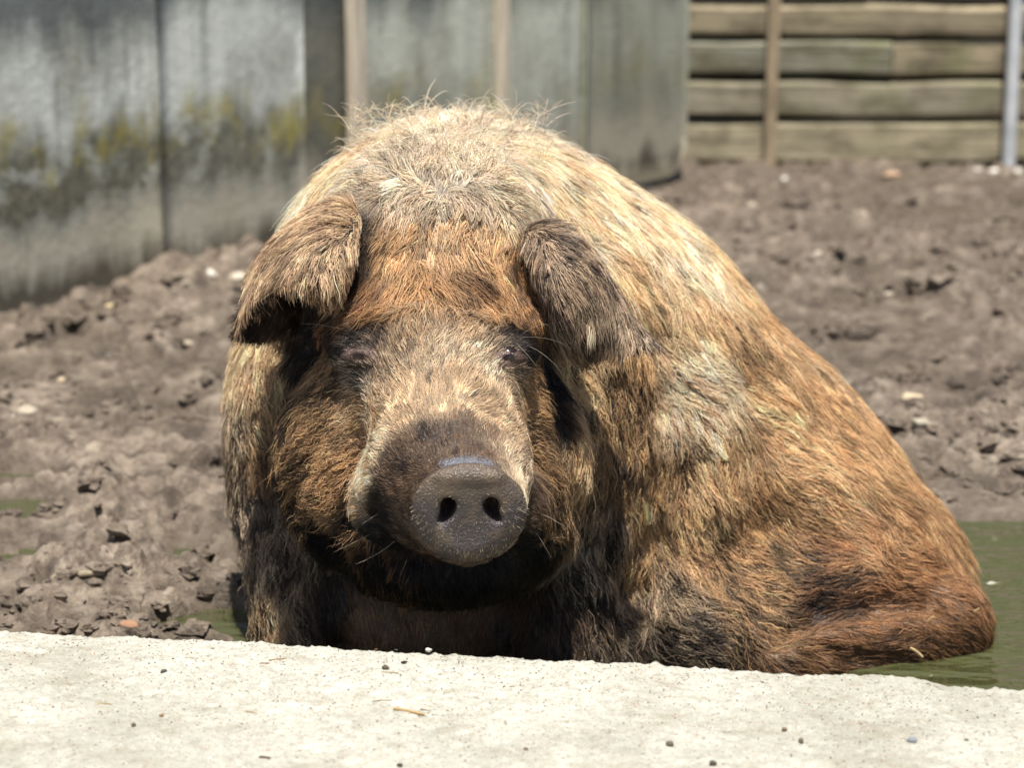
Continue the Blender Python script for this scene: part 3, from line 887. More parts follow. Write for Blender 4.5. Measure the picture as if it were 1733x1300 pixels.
# place on the animal (as surveyed in the photograph), lie of the hair there, length mm, lift, curl, two colours, share of the second
K = [
 (640,232,-.6,-.8,44,.5,.3,GW,CR,.3),(740,208,0,-1,52,.75,.3,GW,CR,.3),(850,215,.5,-.8,46,.5,.3,GW,CR,.4),(700,265,-.25,-1,42,.45,.3,GW,CR,.2),
 (800,268,.3,-1,42,.45,.3,GW,CR,.25),(745,305,0,-1,34,.45,.15,GW,TN,.3),(640,295,-.7,-.5,38,.4,.3,GW,CR,.4),(865,285,.9,-.1,44,.3,.2,CR,GW,.4),
 (590,270,-.7,.3,38,.22,.2,BL,CR,.4),(560,315,-.6,.7,38,.15,.2,BL,CR,.4),(500,370,-.5,.85,42,.2,.1,CR,BL,.3),(450,430,-.3,.95,40,.2,.1,CR,BL,.3),
 (630,335,-.7,.3,32,.4,.15,GW,TN,.4),(690,345,-.4,.6,32,.4,.15,GW,TN,.4),(745,350,0,.8,32,.4,.15,GW,TN,.4),(805,345,.4,.6,32,.4,.15,GW,TN,.4),(855,345,.7,.3,34,.35,.4,CR,TN,.4),
 (650,395,-.2,1,42,.25,.2,OR,TN,.3),(700,380,-.1,1,40,.25,.2,OR,TN,.4),(745,380,0,1,40,.25,.2,TN,OR,.5),(800,385,.1,1,40,.25,.2,OR,TN,.4),(835,405,.2,1,46,.25,.2,OR,TN,.3),
 (660,440,-.2,1,46,.25,.2,OR,GO,.4),(745,430,0,1,48,.25,.2,OR,TN,.4),(820,445,.1,1,48,.25,.2,OR,GO,.3),(700,475,0,1,48,.28,.2,OR,RU,.3),(745,480,0,1,44,.3,.3,OR,RU,.3),
 (785,480,.1,1,46,.28,.2,RU,DB,.55),(850,490,-.1,1,38,.25,.2,RU,GO,.4),(880,450,-.1,1,40,.25,.2,RU,DB,.5),(635,485,-.3,1,44,.25,.2,RU,DB,.3),(615,430,-.2,1,30,.25,.2,DB,RU,.3),
 (600,525,-.8,.5,36,.3,.3,RU,DB,.4),(560,545,-.9,.4,34,.3,.3,DB,RU,.4),(660,525,-.4,.6,34,.35,.3,GO,RU,.4),(885,515,-.1,.95,24,.25,.2,RU,DB,.5),(820,525,.25,.7,32,.35,.3,OR,GO,.4),(618,385,-.1,1,14,.2,.2,BK,DB,.3),(618,420,-.1,1,14,.2,.2,BK,DB,.3),(612,470,-.3,1,18,.2,.2,BK,DB,.4),(765,475,.1,1,46,.28,.2,DB,RU,.4),  # black beside the left ear: shade of the gap put into the hair colour
 (745,540,.1,-.7,26,.5,.6,TN,OR,.4),(700,555,-.5,-.6,24,.45,.5,TN,GO,.4),(800,560,.5,-.6,24,.45,.5,TN,GO,.4),(745,595,.1,-1,22,.45,.6,TN,CR,.4),(690,600,-.4,-.8,18,.4,.5,TN,BN,.4),(805,600,.4,-.8,18,.4,.4,TN,CR,.4),
 (605,565,-.7,-.5,11,.3,.2,BK,DB,.4),(640,570,-.3,-.9,12,.3,.2,DB,TN,.4),(565,600,-.9,.1,12,.3,.2,DB,BK,.5),(605,632,-.9,.1,12,.3,.4,GW,DB,.55),(645,625,-.4,-.5,10,.3,.3,TN,BN,.4),
 (862,565,.6,-.6,11,.3,.2,BK,DB,.4),(830,575,.3,-.9,12,.3,.2,TN,DB,.4),(900,600,.9,.1,12,.3,.2,BK,DB,.4),(875,645,.9,.2,13,.3,.4,TN,DB,.4),(830,625,.4,-.6,10,.3,.3,TN,CR,.4),
 (745,650,0,-1,14,.35,.5,BR,TN,.4),(680,655,-.6,-.7,13,.3,.3,BR,TN,.4),(810,655,.5,-.8,13,.3,.3,BR,TN,.4),(740,685,0,-1,10,.25,.2,BR,TN,.3),(680,715,-.7,-.6,10,.25,.2,BR,TN,.4),(640,690,-.8,-.3,14,.3,.3,TN,GO,.4),(840,700,.7,-.5,10,.25,.2,BR,TN,.4),(885,690,.9,.1,16,.3,.3,GO,TN,.4),
 (645,750,-.9,-.3,12,.25,.2,CR,TN,.3),(620,790,-.9,-.1,16,.3,.3,CR,GO,.3),(608,830,-1,.2,16,.3,.4,CR,GO,.4),
 (775,728,0,-1,7,.25,.1,BN,DB,.4),(720,735,-.3,-.9,7,.25,.1,BN,DB,.4),(800,750,.2,-.9,7,.25,.1,BN,DB,.4),(750,755,0,-1,7,.25,.1,BN,DB,.4),(690,745,-.5,-.7,7,.25,.1,BN,DB,.3),(655,785,-.9,-.2,8,.25,.1,BN,DB,.3),(675,765,-.8,-.4,8,.25,.1,BN,DB,.25),(660,820,-1,0,8,.25,.1,BN,DB,.2),(640,860,-1,.2,9,.25,.1,DB,BK,.5),(700,800,-.8,-.3,7,.25,.1,BN,DB,.3),(690,860,-.9,.2,7,.25,.1,BN,DB,.25),(690,915,-.7,.7,8,.3,.1,BN,DB,.4),(650,905,-.8,.6,10,.3,.2,BK,DB,.3),
 (825,740,.4,-.9,7,.25,.1,BN,TN,.4),(865,765,.8,-.5,9,.25,.1,TN,CR,.4),(895,800,1,-.2,10,.25,.2,TN,CR,.3),(905,850,1,.2,10,.3,.2,BN,DB,.5),(890,920,.8,.6,10,.3,.2,BK,DB,.4),
 (520,640,-.8,.5,24,.3,.4,DB,BK,.5),(560,665,-.9,.3,22,.35,.5,GO,DB,.5),(590,690,-.9,.1,20,.35,.5,TN,GO,.5),(560,725,-.9,.3,26,.4,.8,GO,DB,.4),(510,770,-.9,.5,28,.4,.8,OR,DB,.45),(570,800,-.95,.3,26,.4,.8,OR,DB,.4),(550,850,-.9,.5,28,.4,.8,OR,BK,.5),  # dark share on the upper cheek holds the shade under the ear
 (490,720,-.5,.9,28,.3,.5,DB,GO,.4),(472,800,-.4,.9,28,.3,.5,BK,GO,.4),(600,880,-.9,.5,22,.35,.6,BK,OR,.3),(510,870,-.7,.7,28,.35,.7,BK,GO,.35),(560,920,-.6,.8,26,.35,.6,BK,DB,.3),(620,950,-.5,.8,26,.35,.4,BK,RD,.25),(700,990,-.2,1,24,.35,.4,BK,RD,.25),
 (925,640,.6,.8,18,.3,.3,BK,DB,.4),(905,690,.9,.4,20,.35,.5,GO,DB,.45),(915,740,.9,.4,24,.35,.6,GO,DB,.45),(940,800,.7,.7,24,.35,.6,DB,GO,.5),(930,870,.6,.8,24,.35,.6,BK,GO,.35),(880,960,.4,.9,18,.3,.4,BK,DB,.25),(950,720,.4,.9,22,.3,.5,DB,BK,.5),
 (775,990,0,1,22,.35,.3,BK,DB,.3),(840,1000,.2,1,22,.35,.3,BK,DB,.35),
 (985,650,.1,1,40,.25,.5,BL,DB,.35),(985,740,.1,1,36,.3,.6,BL,GO,.4),(1000,830,-.2,1,32,.3,.6,GO,DB,.45),(975,900,-.4,.9,28,.3,.6,TN,BK,.45),(1040,680,.2,1,44,.3,.6,GO,DB,.5),(1080,620,.2,1,48,.25,.4,GO,DB,.4),(1060,790,.0,1,42,.3,.6,DB,GO,.45),(1045,890,-.1,1,38,.35,.6,BK,TN,.35),(990,980,.3,1,32,.35,.6,BK,TN,.3),(940,1040,.2,1,26,.3,.4,DB,BN,.4),(1035,1040,.4,.9,32,.35,.5,DB,TN,.35),(1085,960,.0,1,36,.3,.5,GO,DB,.4),(1080,860,.1,1,40,.3,.5,GO,BL,.35),
 (620,1060,0,1,12,.25,.2,OR,RD,.3),(740,1070,0,1,12,.25,.2,OR,RD,.3),(680,1040,0,1,12,.25,.2,OR,RD,.3),(800,1050,0,1,12,.25,.2,RU,RD,.4),(850,1060,.1,1,14,.25,.2,RD,DB,.4),
 (470,960,-.2,1,30,.35,.7,TN,DB,.4),(500,1060,.3,1,28,.35,.7,TN,DB,.5),(455,1050,.2,1,28,.35,.7,BL,DB,.4),(555,1040,.2,1,18,.3,.4,DB,BN,.4),(440,900,.2,1,30,.35,.6,TN,BK,.5),
 (410,610,-.1,1,38,.25,.3,BL,TN,.4),(445,680,0,1,38,.25,.4,BL,DB,.35),(400,700,0,1,38,.25,.3,TN,DB,.45),(455,780,.2,1,36,.3,.5,GO,DB,.45),(405,790,.1,1,36,.25,.3,DB,TN,.4),(415,860,.2,1,34,.3,.4,BK,TN,.35),
 (960,290,.9,.5,52,.15,.1,CR,BL,.4),(1040,345,.75,.65,54,.14,.1,CR,BL,.4),(930,340,.8,.6,52,.16,.1,CR,BL,.4),(900,330,.8,.5,46,.2,.1,CR,GW,.4),(1000,400,.65,.75,56,.15,.1,CR,BL,.5),(1060,450,.5,.85,56,.15,.2,BL,GO,.35),(1100,400,.6,.8,56,.14,.1,CR,BL,.4),(1180,450,.5,.85,52,.14,.1,CR,BL,.5),(1240,470,.55,.8,46,.14,.1,BL,OR,.4),(1120,500,.4,.95,54,.18,.2,BL,CR,.4),(1200,540,.3,1,52,.2,.3,BL,GO,.5),
 (1140,570,.5,.7,38,.25,.3,BL,TN,.4),(1160,610,.7,.6,36,.3,.4,CR,TN,.3),(1205,640,.9,.35,36,.3,.4,CR,BL,.35),(1180,720,.5,.9,38,.28,.4,CR,GO,.4),(1265,610,.7,.7,40,.25,.4,GO,DB,.35),(1300,550,.5,.9,44,.18,.2,OR,BL,.4),(1360,600,.55,.8,38,.15,.1,OR,TN,.4),(1300,670,.9,.45,40,.25,.4,BL,GO,.4),(1390,680,.6,.8,38,.18,.2,OR,GO,.4),(1240,760,.3,1,42,.25,.4,GO,BL,.35),(1130,790,.1,1,42,.28,.5,GO,DB,.4),(1120,890,.2,1,40,.28,.5,GO,TN,.4),(1170,860,.3,.95,40,.28,.4,BL,GO,.45),
 (1340,760,.85,.45,40,.2,.3,OR,BL,.45),(1450,770,.7,.7,36,.16,.2,OR,GO,.4),(1300,850,.6,.8,40,.22,.4,GO,OR,.4),(1400,850,.8,.5,38,.2,.3,OR,BL,.35),(1510,850,.8,.6,34,.16,.2,OR,RU,.35),(1590,900,.7,.7,28,.16,.2,GO,RU,.4),
 (1210,950,.5,.8,40,.25,.4,GO,DB,.3),(1120,1000,.6,.5,40,.28,.5,TN,DB,.5),(1160,1070,.9,.3,40,.28,.5,DB,TN,.5),(1260,1050,.7,.7,40,.28,.5,GO,DB,.45),(1300,960,.9,.3,36,.22,.4,GO,DB,.35),(1400,940,.8,.1,34,.2,.4,RU,DB,.35),(1380,1015,.9,-.3,28,.2,.3,RD,DB,.5),(1480,920,.9,.3,32,.2,.3,OR,RU,.5),(1600,980,.8,.5,26,.18,.3,RU,RD,.4),(1655,1050,.7,.6,20,.15,.2,RU,RD,.5),(1500,1000,.9,.1,28,.2,.3,RU,RD,.4),(1900,1075,.9,.1,26,.18,.3,RU,OR,.3),(1340,1105,.9,.2,26,.2,.3,RU,GO,.35),(1570,1075,.9,.3,22,.18,.3,RU,RD,.4),(1450,1115,.9,.2,20,.15,.2,RU,RD,.4),
]
KP = trace([(k[0], k[1]) for k in K])
KDIR = np.array([RGT*k[2]-UPV*k[3] for k in K])
KNUM = np.array([[k[4]*.001, k[5], k[6], k[9]] for k in K])
KA = lin(np.array([k[7] for k in K])); KB = lin(np.array([k[8] for k in K]))

def field(P, s=.024):
    outd, outn, outa, outb = [], [], [], []
    for i in range(0, len(P), 60000):
        d2 = ((P[i:i+60000, None, :]-KP[None])**2).sum(-1)
        mn = d2.min(1, keepdims=True)
        w = np.exp(-(d2-mn)/(2*s*s+.5*mn))
        w /= w.sum(1, keepdims=True)
        wc = np.exp(-(d2-mn)/(2*.014**2+.35*mn)); wc /= wc.sum(1, keepdims=True)
        outd.append(w@KDIR); outn.append(np.concatenate([(w@KNUM)[:, :3], (wc@KNUM)[:, 3:]], 1)); outa.append(wc@KA); outb.append(wc@KB)
    return np.concatenate(outd), np.concatenate(outn), np.concatenate(outa), np.concatenate(outb)

def tri_data(V, F):
    T = np.concatenate([F[:, [0, 1, 2]], F[:, [0, 2, 3]]])
    a, b, c = V[T[:, 0]], V[T[:, 1]], V[T[:, 2]]
    n = np.cross(b-a, c-a)
    A_ = np.linalg.norm(n, axis=1)
    return T, n/(A_[:, None]+1e-12), A_/2

def vnormals(V, F):
    T, n, A_ = tri_data(V, F)
    N = np.zeros_like(V)
    for k in range(3):
        for ax in range(3):
            N[:, ax] += np.bincount(T[:, k], n[:, ax]*A_, len(V))
    return N/(np.linalg.norm(N, axis=1)[:, None]+1e-12)

def scatter(V, F, N, weights, VN):
    T, n, A_ = tri_data(V, F)
    w = A_*weights(V[T].mean(1), n)
    cdf = np.cumsum(w); cdf /= cdf[-1]
    ti = np.minimum(np.searchsorted(cdf, rng.random(N)), len(T)-1)
    r1, r2 = np.sqrt(rng.random(N)), rng.random(N)
    bc = np.stack([1-r1, r1*(1-r2), r1*r2], 1)
    P = (V[T[ti]]*bc[..., None]).sum(1)
    nn = (VN[T[ti]]*bc[..., None]).sum(1)
    return P, nn/np.linalg.norm(nn, axis=1)[:, None]

STRANDS = []          # lists of (points (n,k,3), radius root, colour)
NPT = 6
def groom(P, Nn, D, L, lift, curl, colr, clump_r=.018, clump=.75, sag=.15, rad=.00056, messy=.28, lockv=.24):
    n = len(P)
    L0 = L
    t = np.linspace(0, 1, NPT)
    # slow turbulence of the lie of the coat
    def rot(v, ax, a):
        return v*np.cos(a)[:, None]+np.cross(ax, v)*np.sin(a)[:, None]
    T = D-Nn*(D*Nn).sum(1)[:, None]
    T /= np.linalg.norm(T, axis=1)[:, None]+1e-9
    a = 1.0*messy*2.2*perlin(P[:, 0]*14, P[:, 1]*14, P[:, 2]*14)+messy*1.6*perlin(P[:, 0]*45+9, P[:, 1]*45, P[:, 2]*45)+rng.normal(0, .5, n)*messy
    T = rot(T, Nn, a)
    S = np.cross(Nn, T)
    L = L*np.clip(1+.25*rng.normal(size=n), .35, 1.8)
    lf = np.clip(lift*(1+.45*rng.normal(size=n)), .03, 1.2)
    # cells that share a lock
    cell = np.floor(P/clump_r+.8*np.stack([perlin(P[:, 0]*60, P[:, 1]*60, P[:, 2]*60+i*9) for i in range(3)], 1)).astype(np.int64)
    cell = cell-cell.min(0)
    key = (cell[:, 0]*4096+cell[:, 1])*4096+cell[:, 2]
    _, inv = np.unique(key, return_inverse=True)
    nc = inv.max()+1
    ph = rng.random(nc)[inv]*6.28+rng.normal(0, .5, n)
    fr = 1.2+1.0*rng.random(nc)[inv]
    amp = curl*(.05+.07*rng.random(nc)[inv])*L
    side = rng.normal(0, .35, nc)[inv]*curl
    L = L*np.exp(.18*rng.normal(size=nc))[inv]
    lk = np.exp(lockv*rng.normal(size=nc))*np.where(rng.random(nc) < .05*(lockv > .2), .5, 1)
    colr = np.clip(colr*lk[inv][:, None], .003, .86)
    pos = np.empty((n, NPT, 3))
    for i, ti in enumerate(t):
        up = np.sin(lf)*ti-.55*np.sin(lf)*ti*ti+.012
        sd = side*.4*ti*ti*L+amp*(np.sin(6.28*fr*ti+ph)-np.sin(ph))
        pos[:, i] = P+T*(np.cos(lf)*ti*L)[:, None]+Nn*(up*L+amp*.5*(np.cos(6.28*fr*ti+ph)-np.cos(ph))*ti)[:, None]+S*sd[:, None]
        pos[:, i, 2] -= sag*ti*ti*L*.3
    # pull towards the mean of the lock
    cnt = np.bincount(inv, minlength=nc)
    cs = (clump*(.5+rng.random(nc)))[inv].clip(0, .93)*sm(.008, .030, L0)
    for i, ti in enumerate(t):
        mean = np.stack([np.bincount(inv, pos[:, i, ax], nc)/cnt for ax in range(3)], 1)[inv]
        w = (cs*ti**1.3)[:, None]
        pos[:, i] = pos[:, i]*(1-w)+mean*w
    STRANDS.append((pos, rad*np.clip(L0/.038, .3, 1.15)**.5*(.75+.55*rng.random(n)), colr))

def colours(P, A_, B_, frac, jit=.26):
    n = len(P)
    q = .5+.55*fbm(P[:, 0]*26, P[:, 1]*26, P[:, 2]*26, 3)+.22*rng.normal(size=n)
    m_ = np.clip((frac-q)*3.0+.5, 0, 1)[:, None]
    c = A_*(1-m_)+B_*m_
    jit = jit*(1-.55*np.clip(c.mean(1)/.6, 0, 1))*1.3          # pale bristles vary less than dark ones
    return np.clip(c*np.exp(jit*rng.normal(size=n)+.05)[:, None]*(1+.03*rng.normal(size=(n, 3))), .003, .92)

PIG_N = vnormals(pV, pF)
ec = np.array([e[0] for e in EYES])
def w_body(c, n):
    face = (n*(CAMP-c)/np.linalg.norm(CAMP-c, axis=1)[:, None]).sum(1)
    w = np.where(face > -.25, 1.0, .22)
    w = w*(c[:, 2] > -.015)
    q = project(c)
    head = (np.abs(q[:, 0]-745) < 250) & (q[:, 1] > 330) & (q[:, 1] < 1000) & (c[:, 1] < 3.42)
    w = w*np.where(head, 2.0, 1.0)
    muz = ((c-W(770, 800, 3.12))**2).sum(1) < .15**2
    w = w*np.where(muz, 2.2, 1.0)
    rel = c-SN_C
    ax = rel@SN_N
    rad_ = np.sqrt((rel@SN_R/.0755)**2+(rel@SN_U/.0705)**2)
    w = w*np.where((ax > -.024) & (rad_ < 1.12), 0, 1)                                   # bare pad
    w = w*np.where((ax > -.045) & (ax < -.01) & (rel@SN_U > .055) & (np.abs(rel@SN_R) < .04), .0, 1)   # bare crease behind the rim
    for e in ec:
        dx = (c[:, 0]-e[0])/.027; dz = ((c-e)@UPV+.000)/.0112
        w = w*np.where((dx**2+dz**2 < 1) & (np.abs(c[:, 1]-e[1]) < .05), 0, 1)
    return w
P, Nn = scatter(pV, pF, 170000, w_body, PIG_N)
D, num, A_, B_ = field(P)
crown = np.exp(-((P-trace([(745, 335)])[0])**2).sum(1)/(2*.095**2))
hc_ = colours(P, A_, B_, num[:, 3])
from mathutils.kdtree import KDTree
ev = np.concatenate([e[0] for e in EARS])
kd = KDTree(len(ev))
for i, v in enumerate(ev):
    kd.insert(v, i)
kd.balance()
def tame(P, L):
    L = L.copy()
    box = ((P > ev.min(0)-.08) & (P < ev.max(0)+.08)).all(1)
    for i in np.flatnonzero(box):
        d = kd.find(P[i])[2]
        if d < .055:
            L[i] *= max(.22, d/.055)
    return L
def soak(P, c):
    wet = sm(.10, .02, P[:, 2]+.02*perlin(P[:, 0]*20, P[:, 1]*20, 3.0))[:, None]
    return c*(1-.68*wet)
def combed(P, L):
    return np.where(L > .030, .030+(L-.030)*.45, L)
num[:, 0] = np.where(P[:, 2] > .70, num[:, 0]*.9, combed(P, num[:, 0]))
num[:, 0] = tame(P, num[:, 0])
hc_ = soak(P, hc_)
for sel, cr_, cl_ in ((num[:, 0] >= .029, .023, .72), (num[:, 0] < .029, .014, .65)):      # long coat in broad locks, short coat in fine ones
    groom(P[sel], Nn[sel], D[sel], num[sel, 0], num[sel, 1]*(1+.5*crown[sel]), num[sel, 2], hc_[sel], clump_r=cr_, clump=cl_, messy=.23+.4*crown[sel])
# longer guard bristles over the coat
P, Nn = scatter(pV, pF, 26000, lambda c, n: w_body(c, n)*np.where(((c-W(770, 800, 3.12))**2).sum(1) < .15**2, .05, 1), PIG_N)
D, num, A_, B_ = field(P)
groom(P, Nn, D, tame(P, combed(P, num[:, 0]))*1.2, num[:, 1]*1.5+.04, num[:, 2], np.clip(colours(P, A_, B_, num[:, 3]*.6)*1.15, 0, .92), clump=.25, messy=.4, rad=.00030)
# upright bristles of the mane
mp = trace(np.stack([rng.uniform(590, 930, 900), rng.uniform(186, 290, 900)], 1))
mn_ = np.array([(0.0, -.35, .9)]*900)+rng.normal(0, .25, (900, 3)); mn_ /= np.linalg.norm(mn_, axis=1)[:, None]
md = np.stack([rng.normal(0, 1, 900), rng.normal(0, .4, 900), rng.normal(.5, .4, 900)], 1)
groom(mp, mn_, md, rng.uniform(.03, .065, 900), np.full(900, 1.1), np.full(900, .08), colours(mp, np.tile(lin(GW), (900, 1)), np.tile(lin(CR), (900, 1)), np.full(900, .4)), clump=.0, sag=0, rad=.0004)

# ears
def ear_hair(net_i, n, dirf, Lmm, A1, B1, fr, top=True, lift=.3, curl=.3, fring=None):
    v, f, nt = EARS[net_i]
    ff = f[:nt] if top else f[nt:2*nt]
    vn = vnormals(v, f)
    P, Nn = scatter(v, ff, n, lambda c, nn: np.where(((c-W(1090, 572, 3.49))**2).sum(1) < .03**2, .12, 1.0), vn)
    q = project(P)
    D = dirf(q)
    groom(P, Nn, D, np.full(n, Lmm*.001), np.full(n, lift), np.full(n, curl), colours(P, np.tile(lin(A1), (n, 1)), np.tile(lin(B1), (n, 1)), np.full(n, fr)), clump_r=.012, clump=.5, messy=.3)
def dl(q):
    up = sm(440, 375, q[:, 1]+.35*(q[:, 0]-540))
    dx = -.15+(540-q[:, 0])/260*.6-.7*up
    dy = 1.0-.75*up
    return RGT*dx[:, None]-UPV*dy[:, None]
ear_hair(0, 8000, dl, 27, (.78, .675, .545), (.58, .47, .37), .5, True, .24, .3)
ear_hair(0, 3500, dl, 26, BK, DB, .3, False, .3, .3)
ear_hair(1, 5000, lambda q: RGT*np.full((len(q), 1), -.5)-UPV*np.full((len(q), 1), .6), 16, DB, BN, .4, True, .25, .3)
ear_hair(1, 1500, lambda q: RGT*np.full((len(q), 1), -.5)-UPV*np.full((len(q), 1), .8), 20, DB, TN, .35, False, .3, .3)
def dr(q):
    s = sm(900, 1060, q[:, 0])
    return RGT*(.55+.1*s-.5*sm(470, 600, q[:, 1]))[:, None]-UPV*(.5+.6*sm(400, 480, q[:, 1]))[:, None]
ear_hair(2, 7500, dr, 25, (.70, .61, .51), (.33, .275, .235), .42, True, .2, .3)
ear_hair(2, 3000, dr, 22, BK, DB, .4, False, .3, .3)

# short pale bristles on the bare pad, strongest round its rim
n = 1000
ang = rng.random(n)*6.283; rr_ = np.sqrt(rng.uniform(.05, 1.12, n))
pp = project(SN_C+SN_R*(np.cos(ang)*rr_*.0755)[:, None]+SN_U*(np.sin(ang)*rr_*.0705)[:, None])
keep = (rr_ > .82) | (rng.random(n) < .45)
keep &= rng.random(n) > sm(-.1, .7, np.sin(ang)*rr_)*(rr_ < 1.0)
pp, ang, rr_ = pp[keep], ang[keep], rr_[keep]
P = trace(pp); n = len(P)
Nn = np.tile(SN_N, (n, 1))+ (SN_R*(np.cos(ang))[:, None]+SN_U*(np.sin(ang))[:, None])*(rr_**3)[:, None]*1.0
Nn /= np.linalg.norm(Nn, axis=1)[:, None]
D = SN_R*np.cos(ang)[:, None]*.6+SN_U*(np.sin(ang)*.6-.6)[:, None]
groom(P, Nn, D, np.where(rr_ > .82, .006, .0036), np.full(n, .8), np.zeros(n), np.clip(lin((.78, .72, .62))*np.exp(.3*rng.normal(size=n))[:, None], 0, .9), clump=0, sag=0, rad=.00021, messy=.3, lockv=.1)
# whiskers and brow bristles
wk = [(625, 905, -.7, .75), (650, 925, -.6, .8), (668, 915, -.75, .65), (690, 945, -.4, .9), (640, 870, -.9, .4), (700, 960, -.3, 1), (610, 890, -.8, .6), (905, 900, .7, .7), (915, 870, .9, .4), (590, 560, -.8, -.3), (885, 565, .9, .1), (880, 572, .9, .5), (870, 578, .5, .9), (892, 585, .7, .8), (900, 700, .9, -.2), (640, 720, -.6, -.5)]
P = trace([(a, b) for a, b, *_ in wk]); n = len(P)
Nn = np.array([sdf(P+np.eye(3)[i]*.003)-sdf(P-np.eye(3)[i]*.003) for i in range(3)]).T; Nn /= np.linalg.norm(Nn, axis=1)[:, None]
groom(P, Nn, np.array([RGT*c-UPV*d for *_, c, d in wk]), rng.uniform(.04, .085, n), np.full(n, .6), np.full(n, .03), np.tile(lin((.75, .70, .62)), (n, 1)), clump=0, rad=.0002, messy=.1)
# eyelashes
for (c0, sgn), (up, lo) in zip(EYES, LIDS):
    k = 26
    tt = np.linspace(.08, .72, k)*(len(up)-1)
    i0 = tt.astype(int)
    P = up[i0]*(1-(tt-i0))[:, None]+up[i0+1]*(tt-i0)[:, None]+np.array((0, -.006, -.004))
    Nn = np.tile(np.array((0, -1.0, -.1)), (k, 1))
    D = np.stack([np.linspace(-.5, .3, k)*-sgn, np.full(k, -.3), np.full(k, -1.0)], 1)
    groom(P, Nn, D, np.full(k, .015), np.full(k, .55), np.zeros(k), np.tile(lin((.20, .15, .11)), (k, 1)), clump=0, sag=0, rad=.00045, messy=.12)

# skin colour follows the pigment of the coat above it
m = NT('pig_skin')
at = m.n('ShaderNodeAttribute', attribute_name='pigment')
co = m.coord('Object')
n1 = m.noise(co, 60, 5, .6); n2 = m.noise(co, 350, 3, .6)
vor = m.n('ShaderNodeTexVoronoi', {'Vector': co, 'Scale': 260.0}).outputs[0]
cc = m.mix(m.ramp(n1, [(.4, (0, 0, 0)), (.7, (.5, .5, .5))]), at.outputs['Color'], rgb(66, 54, 48))
m.bsdf(Base_Color=cc, Roughness=m.ramp(m.noise(co, 38, 4, .6), [(.35, (.24, .24, .24)), (.65, (.52, .52, .52))]), Specular_IOR_Level=.5)
m.bump(m.math('ADD', m.math('MULTIPLY', vor, .8), n2), .6, .003)
M_SKIN = m.m
me = mesh_from('pig', PIG_V, PIG_F)
_, num, A_, B_ = field(pV)
pig_c = np.concatenate([(A_*(1-num[:, 3:])+B_*num[:, 3:])*.38, np.tile(lin((.15, .125, .115)), (len(PIG_V)-len(pV), 1))])
rel = pV-SN_C
onpad = sm(-.030, -.020, rel@SN_N)*sm(.105, .095, np.linalg.norm(rel, axis=1))
blue = sm(-.05, -.036, rel@SN_N)*(1-onpad)*sm(.045, .055, rel@SN_U)*sm(.055, .04, np.abs(rel@SN_R))
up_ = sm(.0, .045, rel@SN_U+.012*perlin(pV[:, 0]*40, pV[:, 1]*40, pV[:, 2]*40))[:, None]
smear = sm(.1, .5, fbm(pV[:, 0]*34, pV[:, 1]*34, pV[:, 2]*34, 3))[:, None]
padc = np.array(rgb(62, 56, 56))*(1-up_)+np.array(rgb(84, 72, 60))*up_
padc = padc*(1-.55*smear)+np.array(rgb(104, 88, 70))*.55*smear
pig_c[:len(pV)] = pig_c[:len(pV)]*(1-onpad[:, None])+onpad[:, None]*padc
pig_c[:len(pV)] = pig_c[:len(pV)]*(1-blue[:, None])+blue[:, None]*np.array(rgb(88, 92, 102))
for e in ec:
    w = np.exp(-(((pV-e)/np.array((.04, .05, .022)))**2).sum(1))[:, None]*.9
    pig_c[:len(pV)] = pig_c[:len(pV)]*(1-w)+w*np.array(rgb(82, 60, 52))
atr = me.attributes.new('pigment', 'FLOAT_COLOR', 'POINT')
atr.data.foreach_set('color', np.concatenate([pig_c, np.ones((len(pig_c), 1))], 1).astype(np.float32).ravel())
pig = link('pig', me, M_SKIN, label='big shaggy reddish-brown pig sitting in the wallow, drooping ears, facing the camera', cat='pig')

# hair material
m = NT('pig_hair')
at = m.n('ShaderNodeAttribute', attribute_name='hair_colour')
m.bsdf(Base_Color=at.outputs['Color'], Roughness=.48, Specular_IOR_Level=.35)
tl = m.n('ShaderNodeBsdfTranslucent', {'Color': at.outputs['Color']})
hb = m.n('ShaderNodeMixShader', {0: .32, 1: m.b.outputs[0], 2: tl.outputs[0]})
m.t.links.new(hb.outputs[0], m.out.inputs['Surface'])
M_HAIR = m.m
def build_hair():
    tot = sum(len(s[0]) for s in STRANDS)
    hc = bpy.data.hair_curves.new('coat')
    hc.add_curves([NPT]*tot)
    pos = np.concatenate([s[0] for s in STRANDS]).astype(np.float32)
    hc.attributes['position'].data.foreach_set('vector', pos.ravel())
    taper = np.array([1.0, .98, .92, .8, .6, .28], np.float32)
    rad = (np.concatenate([s[1] for s in STRANDS])[:, None]*taper[None]).astype(np.float32)
    ra = hc.attributes.get('radius') or hc.attributes.new('radius', 'FLOAT', 'POINT')
    ra.data.foreach_set('value', rad.ravel())
    col = np.concatenate([s[2] for s in STRANDS])
    ca = hc.attributes.new('hair_colour', 'FLOAT_COLOR', 'CURVE')
    ca.data.foreach_set('color', np.concatenate([col, np.ones((tot, 1))], 1).astype(np.float32).ravel())
    return hc, tot
hc, n_hair = build_hair()
coat = link('coat', hc, M_HAIR, parent=pig, kind='stuff')
coat['label'] = 'shaggy coat of cream, rust and black bristles'
